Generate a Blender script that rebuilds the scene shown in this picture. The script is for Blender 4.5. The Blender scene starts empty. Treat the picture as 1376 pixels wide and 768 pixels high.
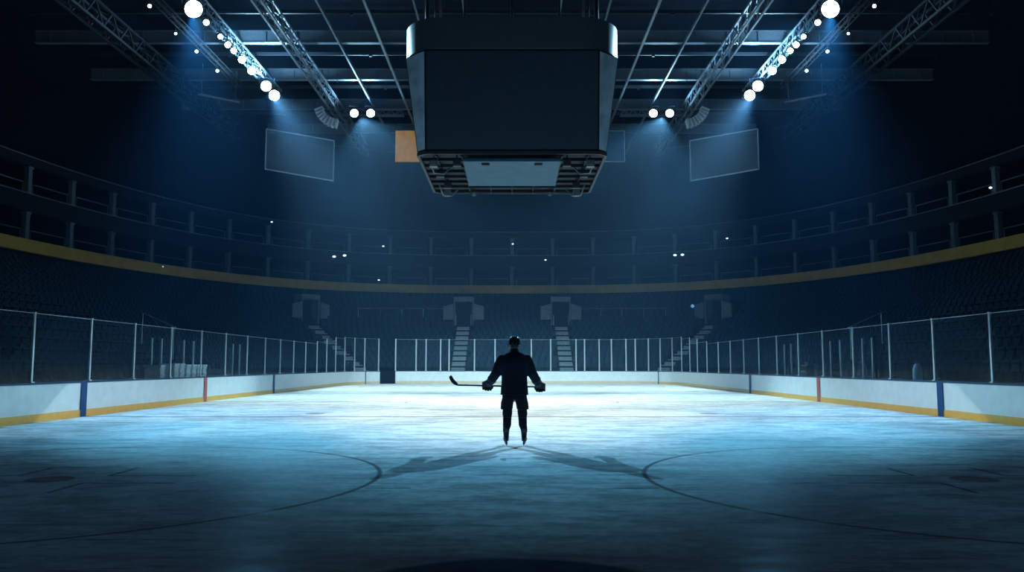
import bpy, bmesh, math, random
from mathutils import Vector, Matrix
random.seed(7)
PI = math.pi
S = bpy.context.scene
COL = S.collection

# ------------------------------------------------------------------ camera
F = 1100.0
PITCH = math.atan(106.0 / F)
CAMZ = 1.5
cam_d = bpy.data.cameras.new('camera'); cam = bpy.data.objects.new('camera', cam_d); COL.objects.link(cam)
cam.location = (0, 0, CAMZ); cam.rotation_euler = (PI / 2 + PITCH, 0, 0)
cam_d.sensor_width = 36; cam_d.lens = F / 1376 * 36; cam_d.clip_end = 400
S.camera = cam
def at(px, py, D):
    u, v = (px - 688) / F, (384 - py) / F
    y = math.cos(PITCH) - v * math.sin(PITCH); z = math.sin(PITCH) + v * math.cos(PITCH)
    s = D / y
    return Vector((u * s, D, CAMZ + z * s))
def proj(p):
    y, z = p[1], p[2] - CAMZ
    w = y * math.cos(PITCH) + z * math.sin(PITCH)
    h = -y * math.sin(PITCH) + z * math.cos(PITCH)
    return 688 + F * p[0] / w, 384 - F * h / w

# ------------------------------------------------------------------ words
ONES = 'zeroth first second third fourth fifth sixth seventh eighth ninth tenth eleventh twelfth thirteenth fourteenth fifteenth sixteenth seventeenth eighteenth nineteenth'.split()
TENS = {2: 'twent', 3: 'thirt', 4: 'fort', 5: 'fift', 6: 'sixt'}
def nth(n):
    if n < 20: return ONES[n]
    t, o = divmod(n, 10)
    return TENS[t] + ('ieth' if o == 0 else 'y-' + ONES[o])

# ------------------------------------------------------------------ materials
def mat(name, col, rough=.6, metal=0, spec=.5, noise=0, nscale=6, emit=None, es=0, bump=0):
    m = bpy.data.materials.new(name); m.use_nodes = True
    nt = m.node_tree; b = nt.nodes['Principled BSDF']
    b.inputs['Base Color'].default_value = (*col, 1); b.inputs['Roughness'].default_value = rough
    b.inputs['Metallic'].default_value = metal; b.inputs['Specular IOR Level'].default_value = spec
    if noise:
        tc = nt.nodes.new('ShaderNodeTexCoord'); n = nt.nodes.new('ShaderNodeTexNoise')
        n.inputs['Scale'].default_value = nscale; n.inputs['Detail'].default_value = 5
        nt.links.new(tc.outputs['Object'], n.inputs['Vector'])
        r = nt.nodes.new('ShaderNodeMapRange'); r.inputs[1].default_value = .3; r.inputs[2].default_value = .7
        r.inputs[3].default_value = 1 - noise; r.inputs[4].default_value = 1 + noise
        nt.links.new(n.outputs['Fac'], r.inputs[0])
        mx = nt.nodes.new('ShaderNodeVectorMath'); mx.operation = 'SCALE'
        mx.inputs[0].default_value = col; nt.links.new(r.outputs[0], mx.inputs['Scale'])
        nt.links.new(mx.outputs[0], b.inputs['Base Color'])
        if bump:
            bp = nt.nodes.new('ShaderNodeBump'); bp.inputs['Strength'].default_value = bump; bp.inputs['Distance'].default_value = .02
            nt.links.new(n.outputs['Fac'], bp.inputs['Height']); nt.links.new(bp.outputs[0], b.inputs['Normal'])
    if emit:
        b.inputs['Emission Color'].default_value = (*emit, 1); b.inputs['Emission Strength'].default_value = es
    return m
M = {}
M['board'] = mat('board_plastic', (.72, .80, .84), .35, noise=.06, nscale=3)
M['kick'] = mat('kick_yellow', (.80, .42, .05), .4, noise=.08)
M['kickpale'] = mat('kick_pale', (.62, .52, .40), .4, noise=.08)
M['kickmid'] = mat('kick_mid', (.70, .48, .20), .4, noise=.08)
M['cap'] = mat('cap_blue', (.010, .05, .11), .5, spec=.15, noise=.1)
M['blue'] = mat('stripe_blue', (.004, .055, .20), .5, spec=.12, noise=.1)
M['red'] = mat('stripe_red', (.45, .04, .05), .4, noise=.1)
M['seam'] = mat('seam_dark', (.05, .09, .12), .5, noise=.1)
M['alu'] = mat('aluminium', (.62, .70, .76), .35, .6, noise=.06)
M['steel'] = mat('truss_steel', (.11, .14, .17), .5, .1, noise=.12)
M['steeld'] = mat('dark_steel', (.014, .018, .024), .55, .1, noise=.15)
M['black'] = mat('black_housing', (.007, .010, .014), .6, spec=.12, noise=.2)
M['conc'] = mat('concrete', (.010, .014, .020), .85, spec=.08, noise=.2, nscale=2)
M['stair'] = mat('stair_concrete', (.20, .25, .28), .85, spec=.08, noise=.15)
M['nose'] = mat('stair_nosing', (.6, .66, .70), .7, noise=.1)
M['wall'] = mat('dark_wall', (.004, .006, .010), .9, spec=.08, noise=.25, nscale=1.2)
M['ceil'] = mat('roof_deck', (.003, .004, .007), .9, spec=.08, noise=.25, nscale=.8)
M['fascia'] = mat('fascia_yellow', (.44, .275, .055), .6, noise=.12, nscale=1.5)
M['beam'] = mat('suite_beam', (.010, .015, .021), .8, spec=.08, noise=.2)
M['pillar'] = mat('pillar_paint', (.10, .135, .16), .8, spec=.08, noise=.15)
M['seat'] = mat('seat_plastic', (.009, .030, .052), .7, spec=.1, noise=.2)
M['portal'] = mat('portal_concrete', (.18, .22, .25), .85, spec=.08, noise=.15)
M['screen'] = mat('screen_off', (.022, .036, .050), .42, noise=.12, nscale=3)
M['sidepanel'] = mat('side_panel', (.42, .58, .70), .5, .1, noise=.3, nscale=1.6)
M['ring'] = mat('ring_metal', (.085, .105, .12), .34, .3, noise=.08)
M['under'] = mat('under_screen', (.030, .085, .13), .5, spec=.12, noise=.15, nscale=2)
M['cloth'] = mat('jersey_cloth', (.010, .013, .022), .9, noise=.25, nscale=9, spec=.2)
M['cloth2'] = mat('pants_cloth', (.008, .010, .016), .85, noise=.25, nscale=9, spec=.2)
M['sock'] = mat('sock_knit', (.010, .013, .020), .95, noise=.25, nscale=20, spec=.1)
M['helmet'] = mat('helmet_shell', (.012, .014, .020), .22, noise=.1)
M['glove'] = mat('glove_leather', (.012, .017, .026), .6, noise=.2, nscale=14)
M['trimg'] = mat('glove_trim', (.06, .09, .12), .6, noise=.1)
M['skin'] = mat('skin', (.42, .26, .19), .55, noise=.08)
M['stick'] = mat('stick_composite', (.010, .012, .016), .4, noise=.1)
M['boot'] = mat('skate_boot', (.010, .012, .016), .4, noise=.1)
M['holder'] = mat('skate_holder', (.05, .06, .07), .4, noise=.1)
M['blade'] = mat('skate_steel', (.6, .65, .7), .2, .9, noise=.05)
M['orange'] = mat('orange_banner_glow', (.85, .42, .06), .8, noise=.12, nscale=2, emit=(.30, .13, .025), es=.45)  # weak emission added to lift the banner above what the room lights give
M['navy'] = mat('navy_banner', (.04, .09, .16), .8, noise=.12, nscale=2)
M['frame'] = mat('pale_frame', (.55, .65, .72), .5, noise=.05)
M['white'] = mat('white_plastic', (.55, .62, .66), .5, noise=.15)
M['wood'] = mat('bench_wood', (.16, .12, .08), .6, noise=.2)
LENS = mat('lamp_lens', (.8, .9, 1), .3, emit=(.72, .90, 1.0), es=25, noise=.02)
LENSS = mat('small_lamp_lens', (.8, .9, 1), .3, emit=(.62, .85, 1.0), es=9, noise=.02)
GLINT = mat('tier_lamp_lens', (.8, .9, 1), .3, emit=(.65, .85, 1.0), es=2.2, noise=.02)
BLUEL = mat('blue_lamp_lens', (.3, .6, 1), .3, emit=(.15, .45, .9), es=.6, noise=.02)

def thin(name, col, fac, rough=.15, gloss=.06):
    m = bpy.data.materials.new(name); m.use_nodes = True; nt = m.node_tree; nt.nodes.clear()
    o = nt.nodes.new('ShaderNodeOutputMaterial'); t = nt.nodes.new('ShaderNodeBsdfTransparent')
    t.inputs[0].default_value = (.93, .97, .98, 1)
    d = nt.nodes.new('ShaderNodeBsdfDiffuse'); d.inputs[0].default_value = (*col, 1)
    g = nt.nodes.new('ShaderNodeBsdfGlossy'); g.inputs['Roughness'].default_value = rough
    n = nt.nodes.new('ShaderNodeTexNoise'); n.inputs['Scale'].default_value = 3; n.inputs['Detail'].default_value = 6
    tc = nt.nodes.new('ShaderNodeTexCoord'); nt.links.new(tc.outputs['Object'], n.inputs['Vector'])
    r = nt.nodes.new('ShaderNodeMapRange'); r.inputs[1].default_value = .3; r.inputs[2].default_value = .75
    r.inputs[3].default_value = fac * .8; r.inputs[4].default_value = fac * 1.2
    nt.links.new(n.outputs['Fac'], r.inputs[0])
    a = nt.nodes.new('ShaderNodeMixShader'); b = nt.nodes.new('ShaderNodeMixShader'); b.inputs[0].default_value = gloss
    nt.links.new(r.outputs[0], a.inputs[0]); nt.links.new(t.outputs[0], a.inputs[1]); nt.links.new(d.outputs[0], a.inputs[2])
    nt.links.new(a.outputs[0], b.inputs[1]); nt.links.new(g.outputs[0], b.inputs[2]); nt.links.new(b.outputs[0], o.inputs[0])
    return m
M['glass'] = thin('rink_glass', (.22, .45, .62), .014, .12, .022)
M['scrim'] = thin('scrim', (.30, .42, .50), .22, .6, .01)

# ------------------------------------------------------------------ mesh helpers
class MB:
    def __init__(s): s.v = []; s.f = []
    def add(s, vs, fs):
        k = len(s.v); s.v += [tuple(v) for v in vs]; s.f += [tuple(i + k for i in f) for f in fs]; return s
    def box(s, c, d, X=None, Y=None, Z=None):
        c = Vector(c); X = Vector(X or (1, 0, 0)); Y = Vector(Y or (0, 1, 0)); Z = Vector(Z or (0, 0, 1))
        vs = [c + X * (d[0] / 2 * a) + Y * (d[1] / 2 * b) + Z * (d[2] / 2 * e) for e in (-1, 1) for b in (-1, 1) for a in (-1, 1)]
        return s.add(vs, [(0, 2, 3, 1), (4, 5, 7, 6), (0, 1, 5, 4), (2, 6, 7, 3), (0, 4, 6, 2), (1, 3, 7, 5)])
    def bar(s, p, q, w, h=None):
        p, q = Vector(p), Vector(q); d = (q - p); L = d.length; d.normalize()
        up = Vector((0, 0, 1)) if abs(d.z) < .95 else Vector((0, 1, 0))
        x = d.cross(up).normalized(); z = x.cross(d).normalized()
        return s.box((p + q) / 2, (w, L, h or w), x, d, z)
    def tube(s, pts, r, n=8):
        pts = [Vector(p) for p in pts]; rs = r if isinstance(r, (list, tuple)) else [r] * len(pts)
        vs = []; fs = []; x = None
        for i, p in enumerate(pts):
            d = (pts[min(i + 1, len(pts) - 1)] - pts[max(i - 1, 0)]).normalized()
            if x is None:
                up = Vector((0, 0, 1)) if abs(d.z) < .9 else Vector((1, 0, 0)); x = d.cross(up).normalized()
            else: x = (x - d * x.dot(d)).normalized()
            y = d.cross(x)
            vs += [p + (x * math.cos(2 * PI * k / n) + y * math.sin(2 * PI * k / n)) * rs[i] for k in range(n)]
        for i in range(len(pts) - 1):
            for k in range(n):
                a = i * n + k; b = i * n + (k + 1) % n
                fs.append((a, b, b + n, a + n))
        fs.append(tuple(range(n - 1, -1, -1))); fs.append(tuple((len(pts) - 1) * n + k for k in range(n)))
        return s.add(vs, fs)
    def loft(s, secs, n=24, e=2.0):
        """secs: (center, U*ru, V*rv) vectors"""
        vs = []; fs = []
        for c, U, V in secs:
            c, U, V = Vector(c), Vector(U), Vector(V)
            for k in range(n):
                t = 2 * PI * k / n; cc, ss = math.cos(t), math.sin(t)
                vs.append(c + U * (math.copysign(abs(cc) ** (2 / e), cc)) + V * (math.copysign(abs(ss) ** (2 / e), ss)))
        for i in range(len(secs) - 1):
            for k in range(n):
                a = i * n + k; b = i * n + (k + 1) % n
                fs.append((a, b, b + n, a + n))
        fs.append(tuple(range(n - 1, -1, -1))); fs.append(tuple((len(secs) - 1) * n + k for k in range(n)))
        return s.add(vs, fs)
    def zloft(s, secs, n=28, e=2.0):
        return s.loft([((x, y, z), (rx, 0, 0), (0, ry, 0)) for (x, y, z, rx, ry) in secs], n, e)
    def ell(s, c, r, n=16):
        secs = []
        for i in range(n // 2 + 1):
            t = -PI / 2 + PI * i / (n // 2); k = max(math.cos(t), .02)
            secs.append((c[0], c[1], c[2] + r[2] * math.sin(t), r[0] * k, r[1] * k))
        return s.zloft(secs, n)
    def prism(s, poly, z0, z1):
        n = len(poly)
        vs = [(x, y, z0) for x, y in poly] + [(x, y, z1) for x, y in poly]
        return s.add(vs, [tuple(range(n - 1, -1, -1)), tuple(range(n, 2 * n))] + [(i, (i + 1) % n, (i + 1) % n + n, i + n) for i in range(n)])
    def strip(s, ringsA):
        """list of equal length polylines -> surface"""
        n = len(ringsA[0]); vs = [p for r in ringsA for p in r]; fs = []
        for j in range(len(ringsA) - 1):
            for i in range(n - 1):
                fs.append((j * n + i, j * n + i + 1, (j + 1) * n + i + 1, (j + 1) * n + i))
        return s.add(vs, fs)
    def mesh(s, name, m, smooth=False):
        me = bpy.data.meshes.new(name); me.from_pydata(s.v, [], s.f); me.validate(); me.update()
        bm = bmesh.new(); bm.from_mesh(me); bmesh.ops.recalc_face_normals(bm, faces=bm.faces); bm.to_mesh(me); bm.free()
        if smooth: me.polygons.foreach_set('use_smooth', [True] * len(me.polygons))
        if m: me.materials.append(m)
        return me
    def obj(s, name, m, parent=None, smooth=False, bevel=0):
        o = bpy.data.objects.new(name, s.mesh(name, m, smooth)); COL.objects.link(o)
        if parent:
            o.parent = parent; o.matrix_parent_inverse = Matrix.Translation(-parent.location) if not any(parent.rotation_euler) else parent.matrix_basis.inverted()
        if bevel:
            b = o.modifiers.new('bevel', 'BEVEL'); b.width = bevel; b.segments = 2; b.limit_method = 'ANGLE'
        return o
def remesh(o, vox, smooth=3, decim=0):
    r = o.modifiers.new('r', 'REMESH'); r.mode = 'VOXEL'; r.voxel_size = vox; r.use_smooth_shade = True
    q = o.modifiers.new('s', 'SMOOTH'); q.iterations = smooth; q.factor = .5
    dg = bpy.context.evaluated_depsgraph_get(); dg.update()
    me = bpy.data.meshes.new_from_object(o.evaluated_get(dg)); mats = list(o.data.materials)
    o.modifiers.clear(); o.data = me
    if not me.materials:
        for m in mats: me.materials.append(m)
    me.polygons.foreach_set('use_smooth', [True] * len(me.polygons))
    return o
def tag(o, label, cat, group=None, kind=None):
    o['label'] = label; o['category'] = cat
    if group: o['group'] = group
    if kind: o['kind'] = kind
    return o
def thing(name, label, cat, loc=(0, 0, 0), group=None):
    o = bpy.data.objects.new(name, None); COL.objects.link(o); o.location = loc; o.empty_display_size = .2
    return tag(o, label, cat, group)
def struct(o, label, cat='structure'):
    o['kind'] = 'structure'; o['label'] = label; o['category'] = cat; return o

# ------------------------------------------------------------------ ice
W, YEND, RC = 12.6, 67.0, 6.0
BL1, RED, BL2 = 24.1, 33.7, 43.4
def ice_material():
    m = bpy.data.materials.new('ice'); m.use_nodes = True; nt = m.node_tree; L = nt.links
    b = nt.nodes['Principled BSDF']
    tc = nt.nodes.new('ShaderNodeTexCoord'); sp = nt.nodes.new('ShaderNodeSeparateXYZ'); L.new(tc.outputs['Object'], sp.inputs[0])
    X, Y = sp.outputs[0], sp.outputs[1]
    def mt(op, a, c=0, d=None):
        n = nt.nodes.new('ShaderNodeMath'); n.operation = op
        for i, v in enumerate((a, c, d)):
            if v is None: continue
            if isinstance(v, (int, float)): n.inputs[i].default_value = v
            else: L.new(v, n.inputs[i])
        return n.outputs[0]
    AX = mt('ABSOLUTE', X)
    def near(v, c, hw, soft=.015):   # 1 within hw of c
        d = mt('ABSOLUTE', mt('SUBTRACT', v, c))
        n = nt.nodes.new('ShaderNodeMapRange'); n.inputs[1].default_value = hw - soft; n.inputs[2].default_value = hw + soft
        n.inputs[3].default_value = 1; n.inputs[4].default_value = 0; L.new(d, n.inputs[0]); return n.outputs[0]
    def dist(cx, cy):
        return mt('SQRT', mt('ADD', mt('POWER', mt('SUBTRACT', AX, cx), 2), mt('POWER', mt('SUBTRACT', Y, cy), 2)))
    def mx(*a):
        r = a[0]
        for q in a[1:]: r = mt('MAXIMUM', r, q)
        return r
    def rect(cx, cy, hx, hy): return mt('MULTIPLY', near(AX, cx, hx), near(Y, cy, hy))
    cx, cy, rr = 6.1, 11.0, 4.3
    circ = [near(dist(cx, cy), rr, .034), near(dist(cx, 56.8), rr, .035)]
    dots = [near(dist(cx, cy), 0, .30), near(dist(6.1, 25.6), 0, .30), near(dist(6.1, 41.9), 0, .30), near(dist(cx, 56.8), 0, .3)]
    hsh = []
    for sy in (-.78, .78): hsh += [rect(cx - rr - .28, cy + sy, .28, .03), rect(cx + rr + .28, cy + sy, .28, .03)]
    for sx in (-1, 1):
        for sy in (-1, 1):
            hsh += [rect(cx + sx * 1.2, cy + sy * .35, .6, .03), rect(cx + sx * .62, cy + sy * .75, .03, .42)]
    redm = mx(near(Y, RED, .15), *dots, near(Y, 63.2, .03))
    thinm = mx(*circ, *hsh)
    cen = mx(near(dist(0, RED), rr, .035), near(Y, BL1, .15), near(Y, BL2, .15))
    crease = near(dist(0, 5.25), 0, 1.3, .04)
    # skate-worn surface
    def nz(scale, sx, sy, rot, det=6):
        mp = nt.nodes.new('ShaderNodeMapping'); L.new(tc.outputs['Object'], mp.inputs[0])
        mp.inputs['Rotation'].default_value = (0, 0, rot); mp.inputs['Scale'].default_value = (sx, sy, 1)
        n = nt.nodes.new('ShaderNodeTexNoise'); n.inputs['Scale'].default_value = scale; n.inputs['Detail'].default_value = det
        n.inputs['Roughness'].default_value = .62; L.new(mp.outputs[0], n.inputs['Vector']); return n.outputs['Fac']
    a1, a2, a3, a4 = nz(1.9, .55, 1.2, .5, 8), nz(1.7, .55, 1.25, -.6, 8), nz(.35, 1, 1, 0, 3), nz(7, 1, 1, 0, 6)
    wear = mt('ADD', mt('MULTIPLY', a1, .5), mt('MULTIPLY', a2, .5))
    def ramp(v, lo, hi, o0, o1):
        n = nt.nodes.new('ShaderNodeMapRange'); n.interpolation_type = 'SMOOTHSTEP'
        for i, q in enumerate((lo, hi, o0, o1)): n.inputs[i + 1].default_value = q
        L.new(v, n.inputs[0]); return n.outputs[0]
    bright = mt('MULTIPLY', mt('MULTIPLY', ramp(wear, .40, .56, .62, 1.0), ramp(a3, .3, .7, .86, 1.0)), ramp(a4, .34, .66, .80, 1.04))
    # fine skate cuts: arcs of thin lines
    cuts = None
    for (rot, sc, lo) in ((.42, 5, .60), (-.55, 4.2, .61), (.08, 6, .62), (1.25, 4.5, .63)):
        c = ramp(nz(sc, .10, 1.5, rot, 3), lo, lo + .05, 0, 1)
        cuts = c if cuts is None else mt('MAXIMUM', cuts, c)
    cuts = mt('MULTIPLY', cuts, ramp(nz(.5, 1, 1, 0, 3), .40, .60, .05, .42))
    bright = mt('MULTIPLY', bright, mt('SUBTRACT', 1, cuts))
    base = nt.nodes.new('ShaderNodeVectorMath'); base.operation = 'SCALE'; base.inputs[0].default_value = (.92, .95, .97); L.new(bright, base.inputs['Scale'])
    def over(colin, msk, col, fac):
        n = nt.nodes.new('ShaderNodeMix'); n.data_type = 'RGBA'; L.new(mt('MULTIPLY', msk, fac), n.inputs[0])
        L.new(colin, n.inputs[6]); n.inputs[7].default_value = (*col, 1); return n.outputs[2]
    c = over(base.outputs[0], thinm, (.10, .05, .07), .75)
    c = over(c, cen, (.05, .10, .22), .6)
    c = over(c, redm, (.25, .05, .07), .6)
    c = over(c, crease, (.04, .12, .25), .85)
    nt.nodes.remove(b)
    b = nt.nodes.new('ShaderNodeBsdfDiffuse'); g = nt.nodes.new('ShaderNodeBsdfGlossy'); mxs = nt.nodes.new('ShaderNodeMixShader')
    L.new(c, b.inputs['Color']); L.new(ramp(wear, .35, .62, .30, .12), g.inputs['Roughness']); g.inputs['Color'].default_value = (.9, .95, 1, 1)
    mxs.inputs[0].default_value = .03; L.new(b.outputs[0], mxs.inputs[1]); L.new(g.outputs[0], mxs.inputs[2])
    L.new(mxs.outputs[0], nt.nodes['Material Output'].inputs['Surface'])
    bp = nt.nodes.new('ShaderNodeBump'); bp.inputs['Strength'].default_value = .12; bp.inputs['Distance'].default_value = .02
    L.new(mt('ADD', wear, mt('MULTIPLY', a4, .3)), bp.inputs['Height']); L.new(bp.outputs[0], g.inputs['Normal'])
    return m
def rink_path(off=0, y0=-2.0, n=24):
    w, ye, r = W + off, YEND + off, RC + off
    p = [(-w, y0)] + [(-w, y) for y in [y0 + (ye - r - y0) * i / 60 for i in range(1, 60)]]
    p += [(-w + r - r * math.cos(t), ye - r + r * math.sin(t)) for t in [PI / 2 * i / n for i in range(n + 1)]]
    p += [(-w + r + (2 * (w - r)) * i / 40, ye) for i in range(1, 40)]
    q = [(-x, y) for x, y in reversed(p[:60 + n + 1])]
    return p + q
ice = MB().prism(rink_path(-.02, -2.2, 16), -.12, 0).obj('floor', ice_material())
struct(ice, 'white rink ice with skate marks, face-off circles and painted lines', 'ice')
slab = MB().box((0, 38, -.22), (76, 100, .16)).obj('floor_slab', M['conc'])
struct(slab, 'dark concrete slab around and under the rink', 'floor')

# ------------------------------------------------------------------ rink boards
PATH = rink_path(0, -2.0, 40)
LEN = [0]
for a, b in zip(PATH, PATH[1:]): LEN.append(LEN[-1] + math.dist(a, b))
def pt(s):
    s = max(0, min(s, LEN[-1] - 1e-6))
    lo, hi = 0, len(LEN) - 1
    while hi - lo > 1:
        m_ = (lo + hi) // 2
        if LEN[m_] <= s: lo = m_
        else: hi = m_
    t = (s - LEN[lo]) / (LEN[hi] - LEN[lo]); a, b = PATH[lo], PATH[hi]
    p = Vector((a[0] + (b[0] - a[0]) * t, a[1] + (b[1] - a[1]) * t, 0))
    d = Vector((b[0] - a[0], b[1] - a[1], 0)).normalized()
    return p, d, Vector((-d.y, d.x, 0))        # point, along, outward normal
TOT = LEN[-1]
def s_of_y(y, left=True):
    s = y + 2.0
    return s if left else TOT - s
def s_of_px(px):
    best = None
    for i in range(1, 1600):
        s = TOT * i / 1600; p, d, n = pt(s)
        if p.y < 14: continue
        e = abs(proj((p.x, p.y, 1.1))[0] - px)
        if best is None or e < best[0]: best = (e, s)
    return best[1]
BH = 1.03
def band(s0, s1, o0, o1, z0, z1):
    k = max(2, int((s1 - s0) / .35) + 1); A = []
    for i in range(k):
        p, d, n = pt(s0 + (s1 - s0) * i / (k - 1)); A.append((p, n))
    mb = MB(); r = []
    for (o, z) in ((o0, z0), (o1, z0), (o1, z1), (o0, z1), (o0, z0)):
        r.append([p + n * o + Vector((0, 0, z)) for p, n in A])
    mb.strip(r)
    for e in (0, -1):
        mb.add([r[j][e] for j in range(4)], [(0, 1, 2, 3)])
    return mb
gate0, gate1 = s_of_px(510), s_of_px(531)
sL490, sR886 = s_of_px(490), s_of_px(886)
cuts = [(0, s_of_y(BL1), 'left boards nearest the camera, up to the near blue stripe'),
        (s_of_y(BL1), s_of_y(RED), 'left boards between the near blue stripe and the red stripe'),
        (s_of_y(RED), s_of_y(BL2), 'left boards between the red stripe and the far blue stripe'),
        (s_of_y(BL2), sL490, 'left boards past the far blue stripe, curving round the corner'),
        (sL490, gate0, 'short end boards left of the dark gate gap'),
        (gate1, sR886, 'long end boards across the far end behind the player'),
        (sR886, s_of_y(BL2, False), 'right boards curving from the far corner to the far blue stripe'),
        (s_of_y(BL2, False), s_of_y(RED, False), 'right boards between the far blue stripe and the red stripe'),
        (s_of_y(RED, False), s_of_y(BL1, False), 'right boards between the red stripe and the near blue stripe'),
        (s_of_y(BL1, False), TOT, 'right boards nearest the camera, from the near blue stripe')]
stripes = {s_of_y(BL1): 'blue', s_of_y(RED): 'red', s_of_y(BL2): 'blue', sL490: 'seam', sR886: 'seam',
           s_of_y(BL2, False): 'blue', s_of_y(RED, False): 'red', s_of_y(BL1, False): 'blue'}
for i, (a, b, lab) in enumerate(cuts):
    p, d, n = pt((a + b) / 2)
    t = thing('dasher_board', 'white ' + lab, 'rink boards', (p.x, p.y, 0), 'rink boards')
    band(a, b, .0, .12, 0, BH - .05).obj('panel', M['board'], t)
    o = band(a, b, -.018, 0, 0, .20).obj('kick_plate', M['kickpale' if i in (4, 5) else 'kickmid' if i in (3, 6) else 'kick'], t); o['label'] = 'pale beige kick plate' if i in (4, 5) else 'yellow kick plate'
    o = band(a, b, -.02, .16, BH - .05, BH).obj('cap_rail', M['cap'], t); o['label'] = 'dark blue cap rail'
    st = a if i <= 4 else b
    if st in stripes:
        hw = {'blue': .16, 'red': .16, 'seam': .05}[stripes[st]]
        s0, s1 = (st, st + 2 * hw) if i <= 4 else (st - 2 * hw, st)
        o = band(s0, s1, -.026, -.0185, 0, BH - .05).obj('seam_strip' if stripes[st] == 'seam' else 'line_stripe', M[stripes[st]], t)
        o['label'] = {'blue': 'blue line stripe', 'red': 'red centre line stripe', 'seam': 'dark board seam'}[stripes[st]]

# glass posts and panes along the boards
half = [46, 122, 182, 231, 272, 304, 333, 357, 378, 396, 412, 427, 440]
left_s = [s_of_y(y) for y in (10.2, 13.05, 15.9, 18.75)] + [s_of_px(x) for x in half]
corner_l = [s_of_px(x) for x in (452, 464, 477, 490, 509)]
end_s = [s_of_px(x) for x in (531.5, 558.6, 572, 591.6, 603, 637.5, 665, 714, 740, 774, 786, 806, 822, 841, 854, 871, 887)]
corner_r = [s_of_px(1376 - x) for x in (473, 461, 450, 440)]
right_s = [s_of_px(1376 - x) for x in reversed(half[:-1])] + [s_of_y(y, False) for y in (18.75, 15.9, 13.05, 10.2)]
posts = left_s + corner_l + end_s + corner_r + right_s
def glass_top(s):
    p, d, n = pt(s)
    t = max(0, min(1, (p.y - 50) / 12)); t = t * t * (3 - 2 * t)
    return BH + 1.85 + .70 * t
NLc, NEc = len(left_s + corner_l), len(end_s)
def place_words(i, n_l, n_e, what):
    if i < n_l: return f'{nth(i + 1)} {what} along the left boards from the camera'
    if i < n_l + n_e: return f'{nth(i - n_l + 1)} {what} along the far end boards from the gate gap'
    return f'{nth(len(posts) - i)} {what} along the right boards from the camera'
# only those in the frame get counted
vis = [i for i, s in enumerate(posts) if -10 < proj((*pt(s)[0].xy, 1.5))[0] < 1386]
off_l = vis[0]
for i, s in enumerate(posts):
    p, d, n = pt(s); zt = glass_top(s); o_ = p + n * .07
    if i < NLc: q = i - off_l + 1; lab = f'{nth(q)} glass post in view along the left boards' if q > 0 else None
    elif i < NLc + NEc: lab = f'{nth(i - NLc + 1)} glass post along the far end boards, right of the gate gap'
    else: q = vis[-1] - i + 1; lab = f'{nth(q)} glass post in view along the right boards' if q > 0 else None
    if lab is None: continue
    t = thing('glass_post', 'slim aluminium ' + lab, 'post', (o_.x, o_.y, BH), 'aluminium posts holding the rink glass')
    w_ = .075 if p.y < 60 else .10
    MB().box((o_.x, o_.y, (BH + zt) / 2), (.05, w_, zt - BH), n, d).obj('upright', M['alu'], t, bevel=.008)
    MB().box((o_.x, o_.y, BH + .015), (.11, w_ + .06, .03), n, d).obj('foot_plate', M['alu'], t)
    MB().box((o_.x, o_.y, zt + .01), (.06, w_ + .01, .02), n, d).obj('top_cap', M['alu'], t)
for i in range(len(posts) - 1):
    a, b = posts[i], posts[i + 1]
    if a < gate0 + .6 and b > gate1 - .6: continue
    if i + 1 < NLc: q = i - off_l + 2; lab = f'{nth(q)} glass pane in view along the left boards' if q > 0 else None
    elif i + 1 < NLc + NEc: lab = f'{nth(i - NLc + 1)} glass pane along the far end boards, right of the gate gap'
    else: q = vis[-1] - i + 1; lab = f'{nth(q)} glass pane in view along the right boards' if q > 0 else None
    if lab is None: continue
    zt = min(glass_top(a), glass_top(b)) - .02
    pa, pb = pt(a), pt(b); mid = (pa[0] + pb[0]) / 2 + (pa[2] + pb[2]) * .035
    t = thing('rink_glass', 'clear ' + lab, 'glass pane', (mid.x, mid.y, BH), 'clear rink glass panes')
    A, B = pa[0] + pa[2] * .07 + pa[1] * .03, pb[0] + pb[2] * .07 - pb[1] * .03
    dd = (B - A); L_ = dd.length; dd.normalize(); nn = Vector((-dd.y, dd.x, 0)); c = (A + B) / 2
    MB().box((c.x, c.y, (BH + zt) / 2), (L_, .014, zt - BH - .002), dd, nn).obj('pane', M['glass'], t)
    o = MB().box((c.x, c.y, zt + .007), (L_, .018, .014), dd, nn).obj('edge_trim', M['alu'], t); o['label'] = 'pale top edge'

# ------------------------------------------------------------------ seating bowl
Y0 = 30.0
def ring(A, ye, n, z=0, k=72, y0=-4):
    B = ye - Y0; P = []
    for i in range(24): P.append(Vector((-A, y0 + (Y0 - y0) * i / 24, z)))
    for i in range(k + 1):
        f = PI - PI * i / k; c, s_ = math.cos(f), math.sin(f)
        # angle spread so that corners get an even share
        r = 1 / (abs(c) ** n + abs(s_) ** n) ** (1 / n)
        P.append(Vector((A * r * c, Y0 + B * r * s_, z)))
    for i in range(23, -1, -1): P.append(Vector((A, y0 + (Y0 - y0) * i / 24, z)))
    return P
NR = 16
Z0, RISE = .95, .47
def row_ring(r, z=0):
    t = r / NR
    return ring(15.4 + 16.9 * t, 69.6 + 12.6 * t, 7.0 - 4.2 * t, z)
mb = MB(); seq = [row_ring(0, -.14), row_ring(0, Z0)]
for r in range(NR):
    seq += [row_ring(r + 1, Z0 + r * RISE), row_ring(r + 1, Z0 + (r + 1) * RISE)]
seq.append(ring(36, 86, 2.8, Z0 + NR * RISE))
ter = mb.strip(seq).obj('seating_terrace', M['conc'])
struct(ter, 'stepped dark concrete terrace of the lower bowl', 'terrace')

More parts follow.
